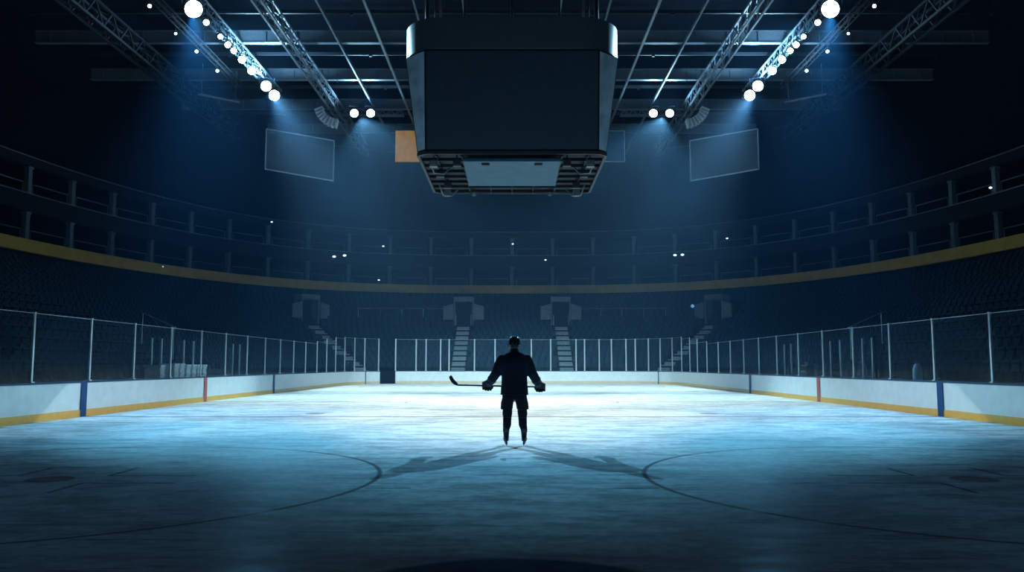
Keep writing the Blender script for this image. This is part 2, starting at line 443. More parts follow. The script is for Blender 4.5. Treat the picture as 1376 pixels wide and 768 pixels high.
# aisles: straight lines from the glass up to a vomitory
AISLES = [(Vector((-4.6, 69)), Vector((-4.55, 77.4)), 'left of the player'), (Vector((4.65, 69)), Vector((4.6, 77.4)), 'right of the player'),
          (Vector((-12.0, 68.0)), Vector((-18.6, 74.6)), 'in the far left corner'), (Vector((12.0, 68.0)), Vector((18.6, 74.6)), 'in the far right corner')]
def cross(rg, a, b):
    d = b - a
    for p, q in zip(rg, rg[1:]):
        e = q.xy - p.xy; det = d.x * (-e.y) + e.x * d.y
        if abs(det) < 1e-9: continue
        w = p.xy - a
        t = (w.x * (-e.y) + e.x * w.y) / det; u = (d.x * w.y - d.y * w.x) / det
        if -1e-6 <= u <= 1 + 1e-6 and -.6 < t < 3: return a + d * t
    return None
SW = 1.15
def near_aisle(x, y, row, m):
    for a, b, _ in AISLES:
        d = (b - a); L_ = d.length; d = d / L_; w = Vector((x, y)) - a; t = w.dot(d); h = abs(w.x * d.y - w.y * d.x)
        if -3 < t < L_ + .3 and h < SW / 2 + m: return True
        if t >= L_ - .6 and t < L_ + 2.0 and h < 1.95 and row >= 8: return True
    return False
TOPROW = 9
for ai, (a, b, words) in enumerate(AISLES):
    t = thing('aisle_stair', f'pale concrete aisle stair up the far stand {words}', 'stairs', (*a, 0), 'aisle stairs of the far stand')
    d3 = Vector(((b - a).normalized().x, (b - a).normalized().y, 0)); n3 = Vector((-d3.y, d3.x, 0))
    st, no = MB(), MB()
    for r in range(TOPROW):
        p, q = cross(row_ring(r), a, b), cross(row_ring(r + 1), a, b)
        if p is None or q is None: continue
        z = Z0 + r * RISE
        for hstep in (0, 1):                      # tread and half step
            pp = p + (q - p) * (.5 * hstep); zz = z + RISE * .5 * hstep
            c = (pp + q) / 2; ln = (q - pp).length
            st.box((c.x, c.y, (z + zz + .06) / 2), (SW, ln, zz - z + .06), n3, d3)
            e = pp + (q - p).normalized() * .05
            no.box((e.x, e.y, zz + .065), (SW, .11, .012), n3, d3)
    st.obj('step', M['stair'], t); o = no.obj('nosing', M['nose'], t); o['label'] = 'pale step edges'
    # vomitory at the top
    q = cross(row_ring(TOPROW), a, b); zf = Z0 + TOPROW * RISE
    v = thing('vomitory', f'dark doorway with pale side walls atop the stair {words}', 'doorway', (q.x, q.y, zf), 'doorways in the far stand')
    def P(along, side, z): return (q.x + d3.x * along + n3.x * side, q.y + d3.y * along + n3.y * side, z)
    def bx(name, al0, al1, s0, s1, z0, z1, m):
        return MB().box(P((al0 + al1) / 2, (s0 + s1) / 2, (z0 + z1) / 2), (abs(s1 - s0), abs(al1 - al0), z1 - z0), n3, d3).obj(name, m, v, bevel=.02)
    hw = .80
    bx('jamb', .25, 1.6, hw, hw + .14, zf + .02, zf + 2.25, M['portal']); bx('jamb', .25, 1.6, -hw - .14, -hw, zf + .02, zf + 2.25, M['portal'])
    bx('header', .2, 1.6, -hw - .14, hw + .14, zf + 2.26, zf + 2.72, M['portal'])
    o = bx('depth_shade_panel', 1.5, 1.58, -hw + .01, hw - .01, zf + .02, zf + 2.25, M['black']); o['label'] = 'black panel standing in for the shaded doorway depth'  # black sheet painted as the shade of the passage behind
    for sg in (1, -1):
        pr = MB().prism([(.0, 0), (1.0, 0), (1.0, .1), (0, .1)], 0, 1)
        pr.v = [P(.1 + .0 * x, sg * (hw + .16 + x * .95), zf + .55 + z * (1.5 if x < .5 else 1.25)) if y < .05 else
                P(.22, sg * (hw + .16 + x * .95), zf + .55 + z * (1.5 if x < .5 else 1.25)) for x, y, z in pr.v]
        pr.obj('wing_wall', M['portal'], v)
    if ai < 2:
        rp = thing('portal_rail', f'slim metal handrail posts in the doorway {words}', 'handrail', P(.1, 0, zf), 'handrails in the doorways')
        for sg in (-1, 1):
            MB().tube([P(.06, sg * .7, zf + .02), P(.06, sg * .7, zf + .95), P(.2, sg * .7, zf + 1.0)], .025).obj('handrail', M['alu'], rp)

# long cross rail of the end stand
for x0, x1, lab in ((-14.4, -6.4, 'left'), (6.4, 14.4, 'right')):
    rg = [p for p in row_ring(TOPROW + 1, Z0 + TOPROW * RISE) if False]
    R_ = row_ring(TOPROW + .96); pts_ = []
    for i in range(21):
        x = x0 + (x1 - x0) * i / 20
        for p, q in zip(R_, R_[1:]):
            if p.x <= x <= q.x and p.y > 60: y = p.y + (q.y - p.y) * (x - p.x) / (q.x - p.x); pts_.append((x, y, Z0 + TOPROW * RISE + 1.62)); break
    t = thing('guard_rail', f'thin metal guard rail along the upper rows of the far stand, {lab} of the doorways', 'rail', (pts_[10][0], pts_[10][1], Z0 + TOPROW * RISE), 'guard rails of the far stand')
    MB().tube(pts_, .03, 6).obj('rail', M['alu'], t)
    for k in (0, 5, 10, 15, 20):
        x, y, z = pts_[k]; MB().tube([(x, y, Z0 + TOPROW * RISE), (x, y, z - .02)], .02, 6).obj('rail_post', M['alu'], t)

# seats
def seat_parts():
    back = MB(); nx = 6; secs = []
    for layer in (0, .045):
        for iz in range(5):
            row = []
            for ix in range(nx + 1):
                u = ix / nx * 2 - 1; vz = iz / 4
                w = .235 * (1 - .16 * max(0, vz - .6) ** 2 * 6)
                row.append((u * w, .30 + .10 * vz - .05 * (1 - u * u) * -1 + layer, .40 + .46 * vz - .03 * u * u * vz))
            secs.append(row)
    back.strip(secs[:5]); back.strip(secs[5:])
    for e in (0, 4): back.strip([secs[e], secs[e + 5]])
    for e in (0, -1): back.strip([[r[e] for r in secs[:5]], [r[e] for r in secs[5:]]])
    pan = MB(); secs = []
    for layer in (0, .05):
        for iz in range(4):
            vz = iz / 3
            secs.append([((ix / 4 * 2 - 1) * .22, .23 + .06 * vz + layer * .9, .36 + .36 * vz - .02 * abs(ix / 4 * 2 - 1)) for ix in range(5)])
    pan.strip(secs[:4]); pan.strip(secs[4:])
    for e in (0, 3): pan.strip([secs[e], secs[e + 4]])
    for e in (0, -1): pan.strip([[r[e] for r in secs[:4]], [r[e] for r in secs[4:]]])
    leg = MB()
    for sx in (-.24, .24):
        leg.box((sx, .34, .31), (.035, .12, .60)); leg.box((sx, .22, .60), (.045, .34, .035))
    leg.box((0, .34, .03), (.50, .05, .05))
    return back, pan, leg
sb, spn, sl = seat_parts()
seat_spots = []
for r in range(NR):
    R_ = [(p + q) / 2 for p, q in zip(row_ring(r), row_ring(r + 1))]
    acc, nxt = 0, .3
    for p, q in zip(R_, R_[1:]):
        L_ = (q - p).length; d = (q - p) / L_
        while nxt < acc + L_:
            c = p + d * (nxt - acc); nxt += .56
            if c.y < 12 or near_aisle(c.x, c.y, r, .22): continue
            nrm = Vector((-d.y, d.x, 0))          # outward
            seat_spots.append((c - nrm * .26, nrm, d, r, Z0 + r * RISE))
        acc += L_
def seen(sp):
    c, n, d, r, z = sp; x, y = proj((c.x, c.y, z + .6)); return 6 < x < 1370 and 0 < y < 768
ins = sorted([s for s in seat_spots if seen(s) and s[3] < 12], key=lambda s: (s[0] - Vector((0, 0, 0))).length)
chosen = ins[:300]; cid = set(id(s) for s in chosen)
mb_, mp_, ml_ = sb.mesh('backrest', M['seat'], True), spn.mesh('seat_pan', M['seat'], True), sl.mesh('side_frame', M['black'])
byrow = {}
for s in chosen: byrow.setdefault((s[0].x > 0, s[3]), []).append(s)
root0 = bpy.data.objects.new('stadium_seat', None); kids0 = [bpy.data.objects.new(n, m_) for n, m_ in (('backrest', mb_), ('seat_pan', mp_), ('side_frame', ml_))]
first = True
for (rt, r), lst in sorted(byrow.items()):
    lst.sort(key=lambda s: s[0].y)
    for k, (c, n, d, _, z) in enumerate(lst):
        o = root0 if first else root0.copy()
        COL.objects.link(o); o.location = (c.x, c.y, z); o.rotation_euler = (0, 0, math.atan2(-n.x, n.y))
        tag(o, f'dark blue folding seat, {nth(k + 1)} from the picture edge in {nth(r + 1)} row of {"right" if rt else "left"} stand', 'seat', 'folding seats in the side stands')
        for kk in kids0:
            q = kk if first else kk.copy(); COL.objects.link(q); q.parent = o
        first = False
big = MB()
cheap = MB(); cheap.v = sb.v + spn.v; cheap.f = sb.f + [tuple(i + len(sb.v) for i in f) for f in spn.f]
for s in seat_spots:
    if id(s) in cid: continue
    c, n, d, r, z = s
    big.add([(c.x + d.x * v[0] + n.x * v[1], c.y + d.y * v[0] + n.y * v[1], z + v[2]) for v in cheap.v], cheap.f)
o = big.obj('seat_rows', M['seat'], None, True)
tag(o, 'rows of small dark blue seats filling the rest of the lower bowl', 'seats', kind='stuff')

# ------------------------------------------------------------------ suites above the bowl
def ringband(A, ye, n, z0, z1, th):
    a, b = ring(A, ye, n), ring(A + th, ye + th, n)
    up = lambda R_, z: [Vector((p.x, p.y, z)) for p in R_]
    return MB().strip([up(a, z0), up(b, z0), up(b, z1), up(a, z1), up(a, z0)])
def yof(zc, py): pass
FZ0, FZ1 = 8.50, 9.28
struct(ringband(31, 80, 2.8, FZ0, FZ1, .35).obj('trim_1', M['fascia']), 'yellow balcony fascia band running round the bowl', 'fascia')
struct(ringband(31.36, 80.36, 2.8, FZ0 + .1, FZ1 - .05, 5).obj('floor_balcony', M['wall']), 'dark balcony floor behind the yellow fascia', 'floor')
struct(ringband(31.5, 80.5, 2.8, 11.15, 12.25, .5).obj('trim_2', M['beam']), 'dark parapet band between the two suite levels', 'parapet')
struct(ringband(31.45, 80.45, 2.8, 12.25, 12.32, .1).obj('trim_3', M['steel']), 'thin pale ledge on the parapet between suite levels', 'ledge')
struct(ringband(32.0, 81.0, 2.8, 11.2, 11.5, 4.4).obj('floor_suite', M['wall']), 'dark floor slab of the upper suites', 'floor')
struct(ringband(31.5, 80.5, 2.8, 14.05, 14.6, .5).obj('trim_4', M['beam']), 'dark beam over the upper suites', 'beam')
struct(ringband(31.42, 80.42, 2.8, 14.6, 14.66, .1).obj('trim_5', M['steel']), 'thin pale edge along the beam over the suites', 'edge')
struct(ringband(32.0, 81.0, 2.8, 14.1, 14.55, 4.4).obj('ceiling_suite', M['wall']), 'dark ceiling slab over the upper suites', 'ceiling')
RW = ring(36, 85, 2.8)
def wallpart(name, sel, label):
    pts_ = [p for p in RW if sel(p)]
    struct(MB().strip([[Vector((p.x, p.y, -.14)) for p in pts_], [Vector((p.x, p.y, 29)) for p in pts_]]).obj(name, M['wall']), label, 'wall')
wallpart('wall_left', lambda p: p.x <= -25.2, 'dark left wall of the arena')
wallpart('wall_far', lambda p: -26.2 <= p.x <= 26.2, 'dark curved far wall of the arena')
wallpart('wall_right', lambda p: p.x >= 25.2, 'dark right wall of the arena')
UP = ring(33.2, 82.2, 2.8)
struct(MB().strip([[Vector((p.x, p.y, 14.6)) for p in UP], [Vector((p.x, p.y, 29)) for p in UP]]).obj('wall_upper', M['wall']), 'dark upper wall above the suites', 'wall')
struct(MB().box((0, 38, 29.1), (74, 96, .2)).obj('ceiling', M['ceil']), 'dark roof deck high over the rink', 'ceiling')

# pillars
PR = ring(31.75, 80.75, 2.8, 0, 200)
acc = [0]
for p, q in zip(PR, PR[1:]): acc.append(acc[-1] + (q - p).length)
mid_s = acc[-1] / 2
def on(Rg, ac, s):
    for i in range(len(ac) - 1):
        if ac[i] <= s <= ac[i + 1]:
            t = (s - ac[i]) / (ac[i + 1] - ac[i]); p = Rg[i] + (Rg[i + 1] - Rg[i]) * t; d = (Rg[i + 1] - Rg[i]).normalized(); return p, d
SP = 4.02
for lvl, (z0, z1) in enumerate(((FZ1 - .05, 11.15), (12.32, 14.05))):
    for side in (-1, 1):
        cnt = 0
        for k in range(0 if side == 1 else 1, 18):
            p, d = on(PR, acc, mid_s + side * k * SP)
            x, y = proj((p.x, p.y, z0 + 1))
            if not (-8 < x < 1384): continue
            n = Vector((-d.y, d.x, 0)); lv = 'lower' if lvl == 0 else 'upper'
            if k == 0: lab = f'pale suite pillar on the {lv} level straight above the player'
            else: lab = f'pale suite pillar on the {lv} level, {nth(k)} {"right" if side == 1 else "left"} of the one above the player'
            t = thing('suite_pillar', lab, 'pillar', (p.x, p.y, z0), 'pillars between the suites')
            MB().box((p.x, p.y, (z0 + z1) / 2), (.34, .34, z1 - z0), d, n).obj('shaft', M['pillar'], t, bevel=.03)
            MB().box((p.x, p.y, z1 - .08), (.44, .42, .14), d, n).obj('capital', M['pillar'], t, bevel=.02)
    # rails bay by bay
for lvl, (z, o_, lab) in enumerate(((10.0, 'lower', ''), (12.98, 'upper', ''))):
    for side in (-1, 1):
        for k in range(0, 14):
            a, _ = on(PR, acc, mid_s + side * (k * SP + .45)); b, _ = on(PR, acc, mid_s + side * ((k + 1) * SP - .45))
            if not (0 < proj(a)[0] < 1376): continue
            zb = (FZ1 if lvl == 0 else 12.32)
            t = thing('suite_counter', f'thin pale counter rail on the {o_} suite level, {nth(k + 1)} bay {"right" if side == 1 else "left"} of the middle', 'rail', ((a.x + b.x) / 2, (a.y + b.y) / 2, zb), 'counter rails in the suite bays')
            MB().bar((a.x, a.y, z), (b.x, b.y, z), .12, .05).obj('rail', M['pillar'], t)
            for q in (a, b): MB().bar((q.x, q.y, zb - .02), (q.x, q.y, z - .03), .04).obj('rail_post', M['pillar'], t)

# ------------------------------------------------------------------ roof steel
RZ = 22.0
def truss(name, label, cat, p, q, w, h, bays, chord=.12, lace=.06, group=None, m=None, ztop=None):
    p, q = Vector(p), Vector(q); d = (q - p); L_ = d.length; d.normalize(); x = d.cross(Vector((0, 0, 1))).normalized(); z = Vector((0, 0, 1))
    t = thing(name, label, cat, ((p + q) / 2), group); m = m or M['steel']
    ws = (-w / 2, w / 2) if w else (0,)
    for sx in ws:
        MB().bar(p + x * sx, q + x * sx, chord, chord).obj('bottom_chord', m, t)
        MB().bar(p + x * sx + z * h, q + x * sx + z * h, chord, chord).obj('top_chord', m, t)
    lc = MB()
    for i in range(bays):
        a, b = p + d * (L_ * i / bays), p + d * (L_ * (i + 1) / bays)
        for sx in ws:
            lc.bar(a + x * sx, (a + b) / 2 + x * sx + z * h, lace); lc.bar((a + b) / 2 + x * sx + z * h, b + x * sx, lace)
        if w: lc.bar(a + x * ws[0], b + x * ws[1], lace); lc.bar(a + x * ws[0] + z * h, b + x * ws[1] + z * h, lace)
    lc.obj('lacing', m, t)
    if ztop:
        for e in (.06, .5, .94):
            c = p + d * (L_ * e); MB().bar(c + z * h, (c.x, c.y, ztop), .08).obj('hanger', m, t)
    return t
for k, y in enumerate((37.6, 44.6, 51.5, 58.4, 65.3, 72.2)):
    hw_ = 31 if y < 60 else (27 if y < 70 else 22)
    t = thing('roof_girder', f'broad steel roof girder across the rink, {nth(k + 1)} from the camera', 'girder', (0, y, RZ + .3), 'steel girders across the roof')
    MB().box((0, y, RZ + .33), (2 * hw_, .34, .06)).obj('bottom_flange', M['steel'], t)
    MB().box((0, y, RZ + 1.1), (2 * hw_, .34, .06)).obj('top_flange', M['steel'], t)
    st = MB().box((0, y, RZ + .715), (2 * hw_, .08, .71))
    for i in range(int(hw_ // 2) * 2 + 1): st.box((-int(hw_ // 2) * 2 + 2 * i, y, RZ + .715), (.05, .3, .70))
    st.obj('web', M['steel'], t)
PY = [40, 42.3, 47, 49.2, 53.8, 56.1, 60.7, 63.0, 67.6, 69.9, 74.5]
for k, y in enumerate(PY):
    t = thing('roof_purlin', f'thin dark roof purlin across the rink, {nth(k + 1)} from the camera', 'purlin', (0, y, RZ + 1.25), 'thin purlins under the roof deck')
    hw_ = 30 if y < 64 else 24
    MB().bar((-hw_, y, RZ + 1.4), (hw_, y, RZ + 1.4), .12, .22).obj('rail', M['steeld'], t)
    cl = MB()
    for i in range(13): cl.box((-hw_ + hw_ / 6 * i, y, RZ + 1.24), (.2, .16, .1))
    cl.obj('cleat', M['steeld'], t)
words_ = 'first second third fourth fifth'.split()
for i, X_ in enumerate((-13.8, -11.1, -8.4, -5.6, -2.8, 0, 2.8, 5.6, 8.4, 11.1, 13.8)):
    k = i - 5
    lab = 'straight above the scoreboard' if k == 0 else f'{nth(abs(k))} {"right" if k > 0 else "left"} of the middle one'
    big_ = abs(k) in (5, 3)
    if abs(k) == 5:
        truss('roof_joist', f'latticed steel roof joist running away from the camera, {lab}', 'joist', (X_, 30, RZ - .9), (X_, 76, RZ - .9), .5, .9, 24, .12, .05, 'joists along the roof')
    else:
        t = thing('roof_joist', f'slim steel roof joist running away from the camera, {lab}', 'joist', (X_, 53, RZ), 'joists along the roof')
        MB().bar((X_, 30, RZ + .03), (X_, 78, RZ + .03), .16 if big_ else .11, .05).obj('bottom_flange', M['steel'], t)
        MB().bar((X_, 30, RZ + .17), (X_, 78, RZ + .17), .05, .22).obj('web', M['steel'], t)
for sg, w_ in ((-1, 'left'), (1, 'right')):
    truss('roof_truss', f'deep dark lattice truss along the {w_} edge of the roof', 'truss', (sg * 24.2, 34, RZ - .9), (sg * 24.2, 70, RZ - .9), .8, 1.2, 18, .16, .08, 'edge trusses', M['steeld'])
    truss('lighting_truss', f'lighting truss carrying the row of bright floodlights on the {w_}', 'truss', (sg * 17.75, 36, RZ - .36), (sg * 17.75, 60.5, RZ - .36), .5, .56, 20, .09, .045, 'lighting trusses')
    truss('lighting_bar', f'thin outer lighting bar with the small lamps on the {w_}', 'truss', (sg * 19.75, 36, RZ - .55), (sg * 19.75, 58, RZ - .55), .3, .4, 16, .06, .03, 'outer lighting bars', M['steeld'])
    truss('lighting_truss', f'short cross truss with a pair of floodlights near the far wall on the {w_}', 'truss', (sg * 8.6, 63.6, RZ - .75), (sg * 14.2, 63.6, RZ - .75), .4, .5, 8, .08, .04, 'short lighting trusses')
    a, b = at(688 + sg * 423, 126, 55), at(688 + sg * 366, 137, 57)
    t = thing('catwalk_pipe', f'slanting pale pipe under the roof, outside the {w_} floodlights', 'pipe', (a + b) / 2, 'slanting roof pipes')
    MB().tube([a, b], .09).obj('pipe', M['steel'], t)
    for e in (.1, .9):
        c = a.lerp(b, e); MB().tube([c, (c.x, c.y, RZ + .36)], .025, 6).obj('hanger', M['steel'], t)
RG = ring(31.5, 80.2, 2.8, 0, 90)
for sg, w_ in ((-1, 'left'), (1, 'right')):
    pts_ = sorted([Vector((p.x, p.y, 22.4)) for p in RG if sg * p.x > 6.5 and p.y > 66], key=lambda p: abs(p.x))
    t = thing('cable_tray', f'thin curved pipe high on the far wall to the {w_} of the scoreboard', 'pipe', pts_[0], 'curved pipes high on the far wall')
    MB().tube(pts_, .045, 6).obj('pipe', M['steeld'], t)
    br = MB()
    for p in pts_[::4]:
        nn = Vector((p.x, p.y - 30, 0)).normalized()
        MB.bar(br, p, p + nn * 1.5, .05)
    br.obj('bracket', M['steeld'], t)

# ------------------------------------------------------------------ floodlights
LCOL = (.30, .66, 1.0)
def floodlight(loc, aim, dia, label, group, lens, zt, depth=.5):
    loc, aim = Vector(loc), Vector(aim); f = (aim - loc).normalized()
    x = f.cross(Vector((0, 0, 1))).normalized(); u = x.cross(f)
    t = thing('floodlight', label, 'lamp', loc, group); r = dia / 2
    MB().loft([(loc - f * depth, x * r * .45, u * r * .45), (loc - f * depth * .8, x * r * .8, u * r * .8), (loc - f * depth * .2, x * r * 1.06, u * r * 1.06), (loc + f * .02, x * r * 1.12, u * r * 1.12)], 20).obj('housing', M['black'], t, True)
    MB().loft([(loc + f * .021, x * r * .98, u * r * .98), (loc + f * .04, x * r * .96, u * r * .96), (loc + f * .055, x * r * .7, u * r * .7)], 20).obj('lens', lens, t, True)
    yk = MB(); s = -f * depth * .4
    for sg in (-1, 1): yk.bar(loc + s + x * sg * r * 1.2, loc + s + x * sg * r * 1.2 + Vector((0, 0, r * 1.5)), .04)
    yk.bar(loc + s - x * r * 1.22 + Vector((0, 0, r * 1.5)), loc + s + x * r * 1.22 + Vector((0, 0, r * 1.5)), .04)
    yk.bar(loc + s + Vector((0, 0, r * 1.5)), (loc.x + s.x, loc.y + s.y, zt), .05)
    yk.obj('yoke', M['steeld'], t)
    return t, f
def lamp(kind, loc, power, aim=None, size=1.0, blend=1.0, rad=.3, col=LCOL, name='lamp_beam', parent=None):
    l = bpy.data.lights.new(name, kind); l.energy = power; l.color = col; l.shadow_soft_size = rad
    o = bpy.data.objects.new(name, l); COL.objects.link(o); o.location = loc
    if kind == 'SPOT':
        l.spot_size = size; l.spot_blend = blend; o.rotation_euler = (Vector(aim) - Vector(loc)).to_track_quat('-Z', 'Y').to_euler()
    return o
def depth_for(py, z):       # depth at which height z shows at row py
    v = (384 - py) / F; yy = math.cos(PITCH) - v * math.sin(PITCH); zz = math.sin(PITCH) + v * math.cos(PITCH)
    return (z - CAMZ) * yy / zz
PW = 1.12; GLOW = 60
BEAMS = [('F1', -4, 30, 12, 41553, (0.88, 1.0, 0.98)),
 ('F0', 4, 56, 33, 34791, (0.632, 0.925, 1.0)),
 ('F2', -2, 34, 17, 32584, (0.641, 0.93, 1.0)),
 ('F1', 0, 18, 5, 44554, (0.142, 0.578, 1.0)),
 ('F2', 9, 38, 14, 43042, (0.566, 0.904, 1.0)),
 ('F0', 6, 18, 7, 38932, (0.193, 0.667, 1.0)),
 ('F1', 2, 16, 5, 43910, (0.177, 0.637, 1.0)),
 ('F0', 9, 24, 14, 29552, (0.127, 0.551, 1.0)),
 ('F1', 2, 22, 6, 73951, (0.88, 1.0, 0.98)),
 ('F1', -12, 38, 24, 5538, (0.183, 0.564, 1.0)),
 ('F2', -9, 38, 8, 47487, (0.571, 0.905, 1.0))]
BEAMS.append(('F1', 6.8, 11.5, 6, 9000, (.15, .56, 1.0)))
BEAMS.append(('F2', -12.4, 19.0, 5, 36000, (.45, .85, 1.0)))
BEAMS.append(('F2', 0, 33, 13, 13000, (.95, 1.0, 1.0)))
def spill(p, w):      # light leaking up from the lamp onto the roof steel
    lamp('SPOT', p, w, p + Vector((0, -.35, 1)), math.radians(172), .6, .15, (.34, .70, 1.0), 'lamp_spill')
def beams(p, sg, which):
    for nm, ax, ay, half, pw, col in BEAMS:
        if nm == which: lamp('SPOT', p, pw * PW, (sg * ax, ay, 0), math.radians(2 * half), 1.0, .10, col)
for sg, w_ in ((-1, 'left'), (1, 'right')):
    # main row: (px offset from the middle, py, lens diameter, size word)
    rows = [(428, 12, .95, 'huge glaring floodlight, nearest the camera on the %s lighting truss'),
            (411, 30, .34, 'small floodlight just behind the huge glaring one on the %s truss'),
            (392, 49, .30, 'dim small floodlight, third along the %s lighting truss'),
            (382, 60, .36, 'floodlight fourth along the %s lighting truss'),
            (374, 68, .36, 'floodlight fifth along the %s lighting truss'),
            (363, 80, .46, 'round floodlight sixth along the %s lighting truss'),
            (350, 95, .50, 'round floodlight seventh along the %s lighting truss')]
    for k, (dx, py, dia, lab) in enumerate(rows):
        D = depth_for(py, RZ - 1.25); p = at(688 + sg * dx, py, D)
        floodlight(p, (0, 24, 2), dia, lab % w_, 'floodlights on the lighting trusses', LENS if k in (0, 5, 6) else LENSS if k in (1, 2) else LENS, RZ - .38)
        if k == 0: beams(p + Vector((-sg * .3, -.8, -.6)), sg, 'F0')
        if k == 0: spill(p + Vector((-sg * .3, -.9, .1)), 6720)
        elif k >= 5: spill(p + Vector((-sg * .2, -.6, .1)), 1120)
    # twin glare at the end of the row
    D = depth_for(122, RZ - 1.35)
    for k, (dx, py, lab) in enumerate(((330.5, 115.5, 'upper'), (319.5, 128, 'lower'))):
        p = at(688 + sg * dx, py, D)
        floodlight(p, (0, 24, 0), .74, f'glaring floodlight at the far end of the {w_} truss, {lab} one of the two', 'end clusters of floodlights', LENS, RZ - .38)
    p = at(688 + sg * 324, 122, D) + Vector((-sg * .3, -.9, -.5))
    beams(p, sg, 'F1')
    spill(p + Vector((0, -.2, .5)), 5760)
    # small outer lamps
    for k, (dx, py) in enumerate(((487, 8), (452, 45), (424, 69), (396, 95))):
        p = at(688 + sg * dx, py, depth_for(py, RZ - .9))
        floodlight(p, (0, 20, 2), .20 if k != 1 else .15, f'tiny lamp on the outer lighting bar on the {w_}, {nth(k + 1)} from the camera', 'tiny lamps on the outer bars', LENSS, RZ - .5, .25)
    # far pair
    D = depth_for(152, RZ - 1.2)
    for k, dx in enumerate((212, 190)):
        p = at(688 + sg * dx, 152, D)
        floodlight(p, (0, 30, 0), .62, f'round floodlight of the pair near the far wall on the {w_}, the {"outer" if k == 0 else "inner"} one', 'pairs of floodlights near the far wall', LENS, RZ - .7)
        spill(p + Vector((0, -.7, .1)), 1120)
    p = at(688 + sg * 200, 152, D) + Vector((0, -.9, -.6))
    beams(p, sg, 'F2')
for sg in (-1, 1): lamp('SPOT', (sg * 17.2, 43.2, 20.2), 24000, (sg * 4.0, 31.2, 12.9), math.radians(17), 1.0, .2, (.34, .74, 1.0), 'side_beam')
# added blue area fill above the ice, no fixture of its own, switched off
AMB = bpy.data.lights.new('added_roof_fill', 'AREA'); AMB.energy = 0; AMB.color = (.10, .40, 1.0); AMB.shape = 'RECTANGLE'; AMB.size = 30; AMB.size_y = 30
ao = bpy.data.objects.new('added_roof_fill', AMB); COL.objects.link(ao); ao.location = (0, 55, 21.5)

# ------------------------------------------------------------------ scoreboard
SC = Vector((0, 33.65, 0))
sbd = thing('scoreboard', 'huge dark four-sided scoreboard hanging over centre ice under the roof', 'scoreboard', (0, 33.65, 9.4))
ZB, ZT = at(688, 203, 30.1).z, at(688, 66, 29.6).z
def octa(h, c, z): # square half h with chamfer c
    pts_ = [(-h + c, -h), (h - c, -h), (h, -h + c), (h, h - c), (h - c, h), (-h + c, h), (-h, h - c), (-h, -h + c)]
    return [Vector((SC.x + x, SC.y + y, z)) for x, y in pts_]
hb, cb, ht, ct = 3.55, .29, 4.06, .80
bot, top = octa(hb - .03, cb, ZB), octa(ht - .03, ct, ZT)
core = MB().add(bot + top, [tuple(range(7, -1, -1)), tuple(range(8, 16))] + [(i, (i + 1) % 8, (i + 1) % 8 + 8, i + 8) for i in range(8)])
core.v = [tuple(v) for v in core.v]
# hollow look below: the core stops above the lower frame
core.obj('housing', M['black'], sbd)
def plate(i, inset, out, m, name, zlo=.02, zhi=.98, side=None):
    a, b, c, d = octa(hb, cb, ZB)[i], octa(hb, cb, ZB)[(i + 1) % 8], octa(ht, ct, ZT)[(i + 1) % 8], octa(ht, ct, ZT)[i]
    n = (b - a).cross(d - a).normalized()
    ctr = (a + b + c + d) / 4
    if n.dot(ctr - Vector((SC.x, SC.y, ctr.z))) < 0: n = -n
    def uv(u, v): return (a * (1 - u) + b * u) * (1 - v) + (d * (1 - u) + c * u) * v
    q = [uv(inset, zlo), uv(1 - inset, zlo), uv(1 - inset, zhi), uv(inset, zhi)]
    m_ = MB().add([p + n * .002 for p in q] + [p + n * out for p in q], [(0, 1, 2, 3), (7, 6, 5, 4), (0, 4, 5, 1), (1, 5, 6, 2), (2, 6, 7, 3), (3, 7, 4, 0)])
    return m_.obj(name, m, sbd)
for i in (0, 2, 4, 6):
    o = plate(i, .008, .04, M['screen'], 'screen'); o['label'] = 'large blank dark screen'
for i in (1, 3, 5, 7):
    o = plate(i, .03, .03, M['sidepanel'], 'corner_panel'); o['label'] = 'blue-grey corner panel'
def rrect(h, r, z, n=12):
    P_ = []
    for cx_, cy_, a0 in ((h - r, -h + r, -PI / 2), (h - r, h - r, 0), (-h + r, h - r, PI / 2), (-h + r, -h + r, PI)):
        for k in range(n + 1):
            a = a0 + PI / 2 * k / n; P_.append(Vector((SC.x + cx_ + r * math.cos(a), SC.y + cy_ + r * math.sin(a), z)))
    return P_ + P_[:1]
RZ0, RZ1 = ZT + .02, ZT + 1.22
rg = MB().strip([rrect(3.85, 1.35, RZ0), rrect(4.13, 1.6, RZ0), rrect(4.13, 1.6, RZ1), rrect(3.85, 1.35, RZ1), rrect(3.85, 1.35, RZ0)])
o = rg.obj('ring_display', M['ring'], sbd, True); o['label'] = 'curved silver ring band'
for md in (o,):
    e = md.modifiers.new('e', 'EDGE_SPLIT'); e.split_angle = math.radians(40)
MB().strip([rrect(3.84, 1.34, RZ0 + .1), rrect(3.84, 1.34, RZ0 + .16)]).obj('ring_shelf', M['black'], sbd)
MB().prism([(v.x, v.y) for v in rrect(3.84, 1.34, 0)[:-1]], RZ0 + .2, RZ0 + .3).obj('top_deck', M['black'], sbd)
